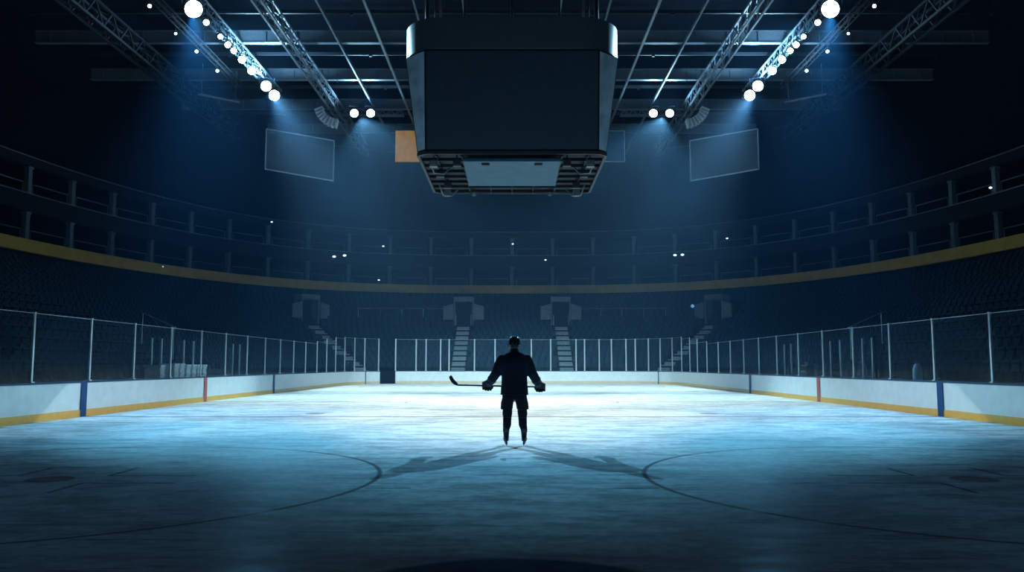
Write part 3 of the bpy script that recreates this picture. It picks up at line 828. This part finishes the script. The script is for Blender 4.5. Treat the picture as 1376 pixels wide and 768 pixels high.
# under frame
fr = MB(); B4 = octa(hb, cb, ZB - .06)
for i in range(8): fr.bar(B4[i], B4[(i + 1) % 8], .10, .12)
o = fr.obj('lower_frame', M['steeld'], sbd); o['label'] = 'pale steel lower edge frame'
gr = MB()
for k in range(-3, 4):
    gr.bar((k * .95, SC.y - hb + .1, ZB - .10), (k * .95, SC.y + hb - .1, ZB - .10), .06, .12)
    gr.bar((-hb + .1, SC.y + k * .95, ZB - .14), (hb - .1, SC.y + k * .95, ZB - .14), .06, .12)
gr.obj('under_grid', M['black'], sbd)
u0, u1 = depth_for(216, ZB - .35), depth_for(249, ZB - .35)
wU = 133 / F * (u0 + .3)
o = MB().box((0, (u0 + u1) / 2, ZB - .31), (wU, u1 - u0, .14)).obj('under_screen', M['under'], sbd, bevel=.03); o['label'] = 'blue-grey screen facing the ice'
for px, py in ((637, 259), (739, 259)):
    D = SC.y + hb - .1; p = at(px, py, D)
    c = MB(); c.bar((p.x, p.y, ZB - .1), (p.x, p.y, p.z + .1), .07); c.ell((p.x, p.y, p.z), (.15, .2, .15), 14); c.tube([(p.x, p.y - .2, p.z), (p.x, p.y - .36, p.z - .05)], .07, 10)
    o = c.obj('camera_pod', M['steeld'], sbd, True); o['label'] = 'small pod hanging under the rear edge'
rnd = random.Random(3)
for sx in (-1, 1):
    for k, (x, y) in enumerate(((3.0, -2.9), (2.9, -1.2), (2.75, .9), (2.9, 2.5), (2.1, -3.0), (1.0, -3.1))):
        z = ZB - .32
        sp = MB().box((sx * x, SC.y + y, z), (.30, .26, .26)).box((sx * x, SC.y + y - .15, z), (.22, .05, .18)); sp.bar((sx * x, SC.y + y, z + .1), (sx * x, SC.y + y, ZB - .02), .06)
        sp.obj('speaker_box', M['steel'] if k in (0, 3) else M['steeld'], sbd)
    for y in (-2.4, 1.8):
        MB().tube([(sx * 3.2, SC.y + y, ZB - .1), (sx * 3.05, SC.y + y + .3, ZB - .5), (sx * 2.7, SC.y + y + .6, ZB - .45), (sx * 2.4, SC.y + y + .7, ZB - .12)], .035, 6).obj('cable_loop', M['steel'], sbd, True)
for x, y, r_ in ((-3.3, -2.8, .10), (3.3, -2.8, .10), (-3.0, -2.8, .035), (-2.75, -2.8, .035), (3.0, -2.8, .035), (2.75, -2.8, .035), (-1.85, -2.8, .05), (1.85, -2.8, .05), (0, -2.9, .05), (-3.3, 2.8, .06), (3.3, 2.8, .06), (0, 2.8, .05)):
    MB().tube([(SC.x + x, SC.y + y, RZ0 + .25), (SC.x + x, SC.y + y, RZ + 1.3)], r_, 8).obj('suspension_rod', M['steel'], sbd)

# ------------------------------------------------------------------ hanging panels, banners, arrays
for sg, w_ in ((-1, 'left'), (1, 'right')):
    def px(x): return 688 + sg * (688 - x)
    q = [at(px(358), 173, 60), at(px(449), 189, 63.2), at(px(447), 243, 63.2), at(px(358), 227, 60)]
    q[3] = Vector((q[0].x, q[0].y, q[3].z)); q[2] = Vector((q[1].x, q[1].y, q[2].z))
    t = thing('hanging_scrim', f'large see-through hanging mesh screen with pale frame on the {w_}', 'hanging screen', (q[0] + q[1]) / 2, 'hanging mesh screens')
    n = (q[1] - q[0]).cross(q[3] - q[0]).normalized() * .03
    MB().add([p - n for p in q] + [p + n for p in q], [(0, 1, 2, 3), (7, 6, 5, 4), (0, 4, 5, 1), (1, 5, 6, 2), (2, 6, 7, 3), (3, 7, 4, 0)]).obj('mesh_panel', M['scrim'], t)
    fm = MB()
    for i in range(4): fm.bar(q[i], q[(i + 1) % 4], .075)
    fm.obj('frame', M['frame'], t)
    for i in (0, 1): MB().tube([q[i], (q[i].x, q[i].y, RZ + 1.3)], .015, 6).obj('cable', M['steeld'], t)
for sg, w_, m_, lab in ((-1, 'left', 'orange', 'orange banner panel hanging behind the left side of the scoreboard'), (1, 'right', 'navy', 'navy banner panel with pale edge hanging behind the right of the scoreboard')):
    xs = sorted((at(688 + sg * 156 if sg < 0 else 688 + 151, 176, 68).x, at(688 + sg * 118, 176, 68).x)); zt, zb = at(540, 176, 68).z, at(540, 217, 68).z
    t = thing('hanging_banner', lab, 'banner', ((xs[0] + xs[1]) / 2, 68, zt), 'hanging banners')
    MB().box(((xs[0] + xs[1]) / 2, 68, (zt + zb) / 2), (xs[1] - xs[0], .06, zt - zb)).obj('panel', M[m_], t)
    b_ = MB(); e = (xs[0], xs[1])
    for x in e: b_.box((x, 67.99, (zt + zb) / 2), (.05, .09, zt - zb))
    for z in (zb, zt): b_.box(((xs[0] + xs[1]) / 2, 67.99, z), (xs[1] - xs[0] + .05, .09, .05))
    b_.obj('frame', M['orange'] if sg < 0 else M['frame'], t)  # left frame shares the banner's added glow
    for x in e: MB().tube([(x, 68, zt), (x, 68, RZ + 1.3)], .015, 6).obj('cable', M['steeld'], t)
for sg, w_ in ((-1, 'left'), (1, 'right')):
    t = None; arc = [(429, 147), (430.5, 151), (432.5, 154.5), (435.5, 158), (439, 161), (443, 163.5), (447.5, 165.3), (452, 166.2)]
    P_ = [at(688 + sg * (688 - x) if sg > 0 else x, y, 56) for x, y in arc]
    t = thing('line_array', f'curved hanging line-array loudspeaker inside the {w_} floodlights', 'loudspeaker', P_[0], 'curved line-array loudspeakers')
    for i, p in enumerate(P_):
        d = (P_[min(i + 1, 7)] - P_[max(i - 1, 0)]).normalized(); n = Vector((0, 1, 0)); s = d.cross(n).normalized()
        c = MB().box(p, (.62, .5, .16), s, n, d); c.box(p - n * .27, (.54, .06, .10), s, n, d)
        c.obj('cabinet', M['white'], t, bevel=.02)
    rl = MB(); rl.tube([p + Vector((0, .1, 0)) + Vector((-sg * .0, 0, .36)) for p in P_[2:]], .03, 6); rl.obj('rigging_rail', M['steel'], t)
    for p in (P_[0], P_[4], P_[7]): MB().tube([p, (p.x, p.y, RZ + .36)], .015, 6).obj('cable', M['steeld'], t)

# small lamps glinting on the suite levels
gl = [(463, 343, 'on the parapet to the left, brightest of the tier lamps'), (449, 344.5, 'just left of the brightest left tier lamp'), (515, 330.5, 'in a left bay of the upper suites'), (689, 327.5, 'in the upper suite straight above the player'),
      (733, 349, 'on the parapet right of the middle'), (917, 342, 'on the parapet to the right, brightest one there'), (907, 342.5, 'just left of the brightest right tier lamp'), (509, 376, 'on the lower suite counter left of the scoreboard'),
      (365, 298, 'on the upper beam far to the left'), (977, 320, 'in an upper suite to the right'), (218, 358, 'above the yellow fascia on the far left'), (1331, 252, 'high in the upper suites at the right edge')]
RGl = ring(31.38, 80.38, 2.8, 0, 200)
for x, y, lab in gl:
    best = min(RGl, key=lambda p: abs(proj((p.x, p.y, 12))[0] - x) if p.y > 20 else 1e9); p = at(x, y, best.y - .06)
    t = thing('tier_lamp', 'tiny glinting lamp ' + lab, 'lamp', p, 'tiny lamps on the suite levels')
    d = Vector((best.x, best.y - 30, 0)).normalized()
    r_ = .12 if 'brightest' in lab[-26:] or 'brightest' in lab else .075
    MB().ell(p, (r_ * 1.4, .07, r_ * .8), 12).obj('lens', GLINT, t, True)
    MB().box((p.x, p.y + .12, p.z), (r_ * 2, .12, r_ * 1.4)).obj('housing', M['black'], t)
    MB().bar((p.x, p.y + .15, p.z), (p.x + d.x * .3, p.y + .52, p.z), .04).obj('arm', M['black'], t)
p = at(930.5, 411, 74.5)
t = thing('rail_lamp', 'small round blue lamp at the end of the right guard rail', 'lamp', p)
MB().ell(p, (.16, .06, .16), 16).obj('lens', BLUEL, t, True); MB().tube([p + Vector((0, .1, 0)), p + Vector((0, .1, -1.9))], .03, 6).obj('post', M['steeld'], t)
MB().ell(p + Vector((0, .09, 0)), (.18, .08, .18), 14).obj('housing', M['black'], t, True)

# ------------------------------------------------------------------ bench areas behind the side boards
XB = 14.35
for sg, w_ in ((-1, 'left'), (1, 'right')):
    for k, (pxl, br) in enumerate(((205, 0), (218, 0), (248, 1), (261, 1), (314, 1), (323, 1))):
        D = XB * F / (688 - pxl) ; zt = BH + 1.55
        t = thing('bench_post', f'{"bright" if br else "dim"} aluminium post behind the {w_} boards, {nth(k + 1)} bench post from the camera', 'post', (sg * XB, D, 0), 'aluminium posts around the benches')
        MB().box((sg * XB, D, zt / 2), (.07, .09, zt)).obj('upright', M['alu'], t, bevel=.01)
        MB().box((sg * XB, D, .02), (.16, .16, .04)).obj('foot_plate', M['alu'], t)
    for k, (a, b) in enumerate(((205, 218), (218, 248), (261, 314))):
        D0, D1 = XB * F / (688 - a), XB * F / (688 - b)
        t = thing('bench_glass', f'clear glass sheet behind the {w_} boards, {nth(k + 1)} bench sheet from the camera', 'glass pane', (sg * XB, (D0 + D1) / 2, BH), 'glass sheets behind the benches')
        MB().box((sg * XB, (D0 + D1) / 2, BH + .77), (.014, D1 - D0 - .14, 1.5)).obj('pane', M['glass'], t)
        MB().box((sg * XB, (D0 + D1) / 2, BH / 2), (.05, D1 - D0 - .14, BH)).obj('panel', M['cap'], t)
    for k, (y0, y1, nm) in enumerate(((26.5, 31.2, 'nearer'), (37.0, 43.0, 'farther'))):
        t = thing('players_bench', f'long low wooden bench behind the {w_} boards, the {nm} of the two', 'bench', (sg * 13.6, (y0 + y1) / 2, 0), 'benches behind the boards')
        for dx in (-.11, .11): MB().box((sg * 13.6 + dx, (y0 + y1) / 2, .62), (.19, y1 - y0, .045)).obj('plank', M['wood'], t, bevel=.01)
        for e in (.08, .5, .92):
            y = y0 + (y1 - y0) * e; MB().box((sg * 13.6, y, .23), (.36, .06, .73)).obj('leg', M['steeld'], t)
# pale crates behind the left glass
cr = [(207, 214, 490), (226, 233, 488), (234, 241, 488), (243, 249.5, 489.5), (250.5, 257, 489.5), (258, 264, 489.5), (265, 271, 489.5)]
for k, (a, b, ytop) in enumerate(cr):
    D0, D1 = 13.75 * F / (688 - a), 13.75 * F / (688 - b); Dm = (D0 + D1) / 2; zt = at(a, ytop, Dm).z
    t = thing('crate', f'pale plastic crate behind the left glass near the red stripe, {nth(k + 1)} from the camera', 'crate', (-13.75, Dm, 0), 'pale crates behind the left glass')
    w2 = min(.72, D1 - D0 - .06)
    MB().box((-13.75, Dm, zt * .47), (.6, w2, zt * .94)).obj('body', M['white'], t, bevel=.03)
    MB().box((-13.75, Dm, zt * .97), (.66, w2 + .03, zt * .06)).obj('lid', M['white'], t, bevel=.01)
    h_ = MB()
    for z in (.55, .75, .9): h_.box((-13.43, Dm, zt * z), (.03, w2 * .86, .035))
    h_.obj('rib', M['white'], t)
p = at(1095, 492, 37.5)
t = thing('equipment_case', 'dark equipment case on the right bench beside the red stripe', 'case', (13.6, 38.0, .64))
MB().box((13.6, 38.0, .645 + .42), (.34, 1.0, .84)).obj('body', M['black'], t, bevel=.04)
MB().tube([(13.6, 37.7, 1.48), (13.6, 37.75, 1.58), (13.6, 38.25, 1.58), (13.6, 38.3, 1.48)], .025).obj('handle', M['steeld'], t)
MB().box((13.42, 38.0, 1.2), (.02, .5, .1)).obj('clasp_strip', M['steel'], t)
t = thing('water_jug', 'pale blue water jug behind the right glass', 'jug', (13.7, 27.6, .64))
jx, jy = 13.6, 27.6
MB().zloft([(jx, jy, .645, .12, .12), (jx, jy, .68, .15, .15), (jx, jy, 1.35, .15, .15), (jx, jy, 1.5, .10, .10), (jx, jy, 1.54, .06, .06)], 20).obj('body', mat('jug_plastic', (.22, .42, .58), .3, noise=.1), t, True)
MB().zloft([(jx, jy, 1.545, .065, .065), (jx, jy, 1.60, .06, .06)], 16).obj('cap', M['blue'], t, True)
t.location = (jx, jy, .64)
for c in t.children: c.matrix_parent_inverse = Matrix.Translation(-t.location)
# stair rails in the side stands
for sg, w_ in ((-1, 'left'), (1, 'right')):
    a, b = at(688 + sg * 498, 418, 33), at(688 + sg * 455, 440, 31)
    for k, (p, q) in enumerate(((at(688 + sg * 498, 419, 37.5), at(688 + sg * 452, 440, 35)),)):
        t = thing('stair_rail', f'thin slanting handrail in the dark {w_} stand above the glass', 'handrail', p, 'handrails in the side stands')
        MB().tube([p, q], .022, 6).obj('rail', M['alu'], t)
        for e in (.05, .95):
            c = p.lerp(q, e); MB().tube([c, (c.x, c.y, c.z - 1.4)], .02, 6).obj('rail_post', M['alu'], t)

# ------------------------------------------------------------------ hockey player
PX, PYY = .046, 15.49
pl = thing('hockey_player', 'hockey player in dark kit seen from behind, arms out, standing on the ice', 'person', (PX, PYY, 0))
def off(v): return (v[0] + PX, v[1] + PYY, v[2])
def shift(mb_): mb_.v = [off(v) for v in mb_.v]; return mb_
def limb(mb_, pts_, rads, n=18):
    mb_.tube(pts_, rads, n); 
    for p, r in ((pts_[0], rads[0]), (pts_[-1], rads[-1])): mb_.ell(p, (r, r, r), 12)
    return mb_
HL, HR = Vector((-.525, .25, 1.108)), Vector((.50, .25, 1.082))
EL, ER = Vector((-.335, .03, 1.36)), Vector((.325, .03, 1.36))
SL, SR = Vector((-.235, 0, 1.60)), Vector((.235, 0, 1.60))
WL, WR = Vector((-.455, .185, 1.19)), Vector((.437, .185, 1.175))
KL, KR, AL, AR = Vector((-.135, .05, .56)), Vector((.152, .05, .56)), Vector((-.155, 0, .20)), Vector((.180, 0, .20))
# body: one continuous surface with head, arms, hands and legs
b = MB()
b.zloft([(0, 0, .86, .14, .10), (0, 0, 1.0, .165, .115), (0, 0, 1.15, .15, .10), (0, 0, 1.35, .17, .11), (0, 0, 1.5, .19, .11), (0, 0, 1.6, .18, .10), (0, .01, 1.67, .10, .08), (0, .015, 1.72, .062, .065), (0, .02, 1.78, .058, .062)])
b.zloft([(0, .035, 1.735, .035, .055), (0, .03, 1.76, .055, .075), (0, .022, 1.80, .068, .088), (0, .015, 1.86, .076, .096), (0, .01, 1.92, .078, .098), (0, .005, 1.98, .066, .085), (0, .005, 2.015, .035, .05)], 24)
b.ell((0, .115, 1.815), (.013, .022, .024), 10); b.ell((0, .10, 1.78), (.026, .012, .009), 10); b.ell((0, .098, 1.852), (.05, .012, .010), 10); b.ell((0, .085, 1.748), (.022, .018, .014), 10)
for sg in (-1, 1): b.ell((sg * .078, .005, 1.83), (.012, .02, .03), 10)
for s_, e_, w_, h_ in ((SL, EL, WL, HL), (SR, ER, WR, HR)):
    limb(b, [s_ * .8 + Vector((0, 0, .31)), s_, (s_ + e_) / 2, e_], [.05, .062, .052, .045]); limb(b, [e_, (e_ + w_) / 2, w_], [.045, .043, .032])
    limb(b, [w_, h_ + Vector((0, -.02, .05))], [.03, .038])
for sg, k_, a_ in ((-1, KL, AL), (1, KR, AR)):
    limb(b, [Vector((sg * .09, 0, .90)), (Vector((sg * .1, 0, .90)) + k_) / 2, k_], [.10, .085, .06]); limb(b, [k_, k_.lerp(a_, .35) + Vector((0, -.015, 0)), a_ + Vector((0, 0, -.02))], [.058, .056, .038])
    limb(b, [a_ + Vector((0, 0, -.06)), a_ + Vector((0, .14, -.085))], [.035, .028])
o = remesh(shift(b).obj('body', M['skin'], pl), .011, 4)
# jersey
j = MB()
j.zloft([(0, .0, .955, .258, .175), (0, 0, 1.0, .258, .178), (0, 0, 1.12, .248, .168), (0, 0, 1.28, .240, .165), (0, 0, 1.42, .262, .175), (0, -.01, 1.53, .285, .18), (0, -.01, 1.61, .28, .165), (0, -.005, 1.67, .238, .14), (0, 0, 1.715, .17, .11), (0, .01, 1.75, .095, .085), (0, .012, 1.785, .072, .075)], 40, 2.3)
for s_, e_, w_ in ((SL, EL, WL), (SR, ER, WR)):
    limb(j, [s_, s_.lerp(e_, .5) + Vector((math.copysign(.012, s_.x), 0, 0)), e_ + Vector((0, 0, .0)), e_.lerp(w_, .45), w_ + Vector((-math.copysign(.012, w_.x), -.02, .012))], [.098, .097, .095, .089, .080])
    j.ell((s_.x * 1.08, 0, 1.60), (.075, .085, .085), 14)
o = remesh(shift(j).obj('jersey', M['cloth'], pl), .012, 3)
hem = MB(); hem.zloft([(0, 0, .945, .262, .178), (0, 0, .97, .263, .181)], 40, 2.3); o = shift(hem).obj('jersey_hem', M['cloth2'], pl, True)
# padded shorts
p_ = MB()
p_.zloft([(0, 0, .86, .225, .16), (0, 0, .95, .232, .165), (0, 0, 1.06, .215, .155)], 36, 2.3)
for sg, xo in ((-1, -.146), (1, .153)):
    p_.zloft([(xo, .02, .672, .112, .14), (xo, .02, .70, .115, .145), (xo * .93, .01, .80, .118, .148), (xo * .8, 0, .90, .112, .15), (xo * .7, 0, .98, .10, .14)], 28, 2.4)
remesh(shift(p_).obj('shorts', M['cloth2'], pl), .012, 3)
for sg, k_, a_ in ((-1, KL, AL), (1, KR, AR)):
    s_ = MB()
    s_.zloft([(k_.x * .97, .04, .72, .085, .09), (k_.x * .97, .045, .64, .092, .098), (k_.x, .05, .585, .093, .10), (k_.x, .045, .53, .082, .088), (k_.x * 1.02, .02, .46, .080, .088), (k_.x * 1.03, .0, .38, .078, .088), (a_.x, -.003, .29, .062, .068), (a_.x, 0, .235, .056, .062)], 24, 2.1)
    s_.ell((k_.x, .095, .58), (.06, .04, .085), 12)
    remesh(shift(s_).obj('shin_sock', M['sock'], pl), .01, 2)
    tp = MB(); tp.zloft([(k_.x * 1.005, .045, .515, .086, .092), (k_.x * 1.005, .045, .527, .086, .092)], 24); o = shift(tp).obj('sock_tape', M['trimg'], pl, True); o['label'] = 'paler tape band'
    # skate
    bt = MB(); x = a_.x; sp_ = .10 * sg
    def F2(fy, z): return (x + sp_ * fy, fy, z)
    bt.loft([(F2(-.005, .30), (.060, 0, 0), (0, .066, 0)), (F2(-.005, .24), (.056, 0, 0), (0, .064, 0)), (F2(-.01, .18), (.052, 0, 0), (0, .066, 0)), (F2(-.005, .12), (.050, 0, 0), (0, .075, 0)), (F2(0, .085), (.046, 0, 0), (0, .075, 0))], 20)
    bt.loft([(F2(.02, .13), (.048, 0, 0), (0, 0, .055)), (F2(.09, .125), (.050, 0, 0), (0, 0, .045)), (F2(.16, .115), (.047, 0, 0), (0, 0, .036)), (F2(.205, .11), (.030, 0, 0), (0, 0, .026))], 20)
    bt.ell(F2(-.065, .13), (.036, .03, .05), 12)
    bt.loft([(F2(-.075, .27), (.04, 0, 0), (0, .012, .0)), (F2(-.082, .33), (.036, 0, 0), (0, .012, 0))], 14)
    bo = remesh(shift(bt).obj('skate', M['boot'], pl), .008, 2)
    d_ = Vector((sp_, 1, 0)).normalized(); xx = Vector((d_.y, -d_.x, 0))
    hd = MB()
    hd.box(F2(-.05, .062), (.034, .09, .05), xx, d_); hd.box(F2(.13, .068), (.034, .10, .06), xx, d_); hd.box(F2(.04, .040), (.026, .29, .026), xx, d_)
    hd.obj_ = None
    o = shift(hd).obj('blade_holder', M['holder'], bo, bevel=.006)
    bl = MB(); prof = [(-.125, .012), (-.11, .003), (-.04, 0), (.12, 0), (.185, .004), (.205, .016), (.2, .030), (-.12, .030)]
    vs = [Vector(F2(fy, z)) + xx * s for s in (-.003, .003) for fy, z in prof]; n_ = len(prof)
    bl.add(vs, [tuple(range(n_)), tuple(range(2 * n_ - 1, n_ - 1, -1))] + [(i, (i + 1) % n_, (i + 1) % n_ + n_, i + n_) for i in range(n_)])
    o = shift(bl).obj('blade', M['blade'], bo); o['label'] = 'steel blade'
# gloves
for H_, w_, e_, sg in ((HL, WL, EL, -1), (HR, WR, ER, 1)):
    g = MB()
    sd = Vector((1, 0, -.035)).normalized()       # shaft direction
    up = Vector((0, 0, 1)); fw = Vector((0, 1, 0))
    inn = -sg
    g.loft([(H_ + up * .090 + fw * -.045 + sd * inn * .02, sd * .066, fw * .050 + up * .01), (H_ + up * .060 + fw * -.040, sd * .092, fw * .048), (H_ + up * .025 + fw * -.040, sd * .092, fw * .040), (H_ + up * -.03 + fw * -.040, sd * .078, fw * .028)], 20, 2.4)
    for k in range(4):
        x = (k - 1.5) * .047 * sg; ln = (1.0, 1.1, 1.06, .88)[k]; r = (.027, .028, .027, .024)[k]
        c = H_ + sd * x
        limb(g, [c + up * .062 * ln + fw * -.012, c + up * .052 * ln + fw * .034, c + up * -.012 + fw * .056 * ln, c + up * -.066 * ln + fw * .034, c + up * -.074 * ln + fw * -.010], [r * 1.05, r * 1.1, r * 1.05, r, r * .85], 12)
    th0 = H_ + sd * inn * .078 + up * .022 + fw * -.040
    limb(g, [th0, th0 + sd * inn * .030 + up * -.030 + fw * -.002, th0 + sd * inn * .022 + up * -.066 + fw * .022], [.027, .025, .021], 12)
    wr = w_ + (w_ - H_).normalized() * .02
    g.tube([H_ + up * .05 + fw * -.035, H_ * .45 + wr * .55, wr, wr + (e_ - w_).normalized() * .05], [.066, .072, .084, .094], 20)
    go = remesh(shift(g).obj('glove', M['glove'], pl), .0065, 2)
    ct_ = H_ * .45 + wr * .55; ax = (wr - H_).normalized()
    bnd = MB(); bnd.tube([ct_ - ax * .008, ct_ + ax * .010], [.078, .081], 20); o = shift(bnd).obj('cuff_band', M['trimg'], go, True); o['label'] = 'paler cuff band'
# helmet
h = MB()
h.zloft([(0, -.025, 1.805, .082, .085), (0, -.012, 1.835, .100, .112), (0, -.005, 1.88, .107, .128), (0, 0, 1.93, .108, .130), (0, 0, 1.98, .100, .120), (0, 0, 2.02, .078, .095), (0, 0, 2.042, .045, .06), (0, 0, 2.05, .015, .02)], 32)
for sg in (-1, 1):
    h.tube([(sg * .035, -.128, 1.90), (sg * .04, -.118, 1.97), (sg * .04, -.07, 2.035), (sg * .04, .03, 2.048), (sg * .038, .09, 2.01)], .014, 10)
    h.tube([(sg * .088, -.075, 1.88), (sg * .09, -.06, 1.95), (sg * .075, .0, 2.015), (sg * .07, .07, 1.99)], .012, 10)
    h.zloft([(sg * .092, .01, 1.80, .016, .036), (sg * .098, .01, 1.84, .018, .042), (sg * .10, .01, 1.89, .016, .04)], 14)
h.tube([(0, -.135, 1.86), (0, -.13, 1.93), (0, -.10, 2.0)], .012, 10)
hm = remesh(shift(h).obj('helmet', M['helmet'], pl), .006, 1)
vt = MB()
for x in (-.02, .02):
    for (y, z) in ((-.132, 1.95), (-.118, 1.99)): vt.box((x, y, z), (.012, .02, .028))
shift(vt).obj('vent', M['black'], hm)
cs = MB()
for sg in (-1, 1): cs.tube([(sg * .095, .02, 1.82), (sg * .075, .06, 1.76), (0, .085, 1.722)], .006, 6)
shift(cs).obj('chin_strap', M['black'], hm)
nm = MB().zloft([(0, -.012, 1.745, .064, .066), (0, -.016, 1.78, .070, .075), (0, -.02, 1.82, .078, .085)], 16); o = shift(nm).obj('hair', M['black'], pl, True)

# stick
sk = thing('hockey_stick', 'black hockey stick held level across the player\'s thighs, blade to the left', 'hockey stick', off((HL.x, HL.y, HL.z)))
heel = Vector((-1.085, .25, 1.118)); tip = Vector((-1.235, .27, 1.29)); butt = Vector((.60, .25, 1.074))
shf = MB().bar(heel, HR + Vector((.03, 0, -.001)), .026, .030); shift(shf).obj('shaft', M['stick'], sk, bevel=.005)
bd = MB(); secs = []
for i in range(9):
    t_ = i / 8; c = heel.lerp(tip, t_) + Vector((-.012 * math.sin(PI * t_), .03 * t_ * t_, -.012 * math.sin(PI * t_)))
    dr = (tip - heel).normalized(); w = Vector((dr.z, 0, -dr.x)); wd = (.018 + .018 * min(1, t_ * 4)) * (1 if t_ < .9 else .72)
    secs.append((c, w * wd, Vector((0, .007, 0))))
bd.loft(secs, 16, 3); o = shift(bd).obj('blade', M['stick'], sk, True)
kb = MB().tube([HR + Vector((.028, 0, -.001)), HR + Vector((.055, 0, -.002))], .018, 12); shift(kb).obj('butt_knob', M['trimg'], sk, True)

# ------------------------------------------------------------------ haze and render look
Wd = bpy.data.worlds.new('world'); S.world = Wd; Wd.use_nodes = True; nt = Wd.node_tree
bg = nt.nodes.get('Background') or nt.nodes.new('ShaderNodeBackground'); bg.inputs[0].default_value = (0, 0, 0, 1); bg.inputs[1].default_value = 0
wo = nt.nodes.get('World Output') or nt.nodes.new('ShaderNodeOutputWorld')
nt.links.new(bg.outputs[0], wo.inputs['Surface'])
vs_ = nt.nodes.new('ShaderNodeVolumeScatter'); vs_.inputs['Color'].default_value = (.22, .55, 1, 1); vs_.inputs['Density'].default_value = .00062; vs_.inputs['Anisotropy'].default_value = .55
nt.links.new(vs_.outputs[0], wo.inputs['Volume'])
S.view_settings.view_transform = 'Standard'; S.view_settings.look = 'None'; S.view_settings.gamma = 1; S.view_settings.exposure = 0
S.view_settings.use_curve_mapping = False
cy = S.cycles
cy.use_denoising = True; cy.max_bounces = 6; cy.diffuse_bounces = 2; cy.glossy_bounces = 3; cy.transparent_max_bounces = 24; cy.volume_bounces = 1
cy.sample_clamp_indirect = 4
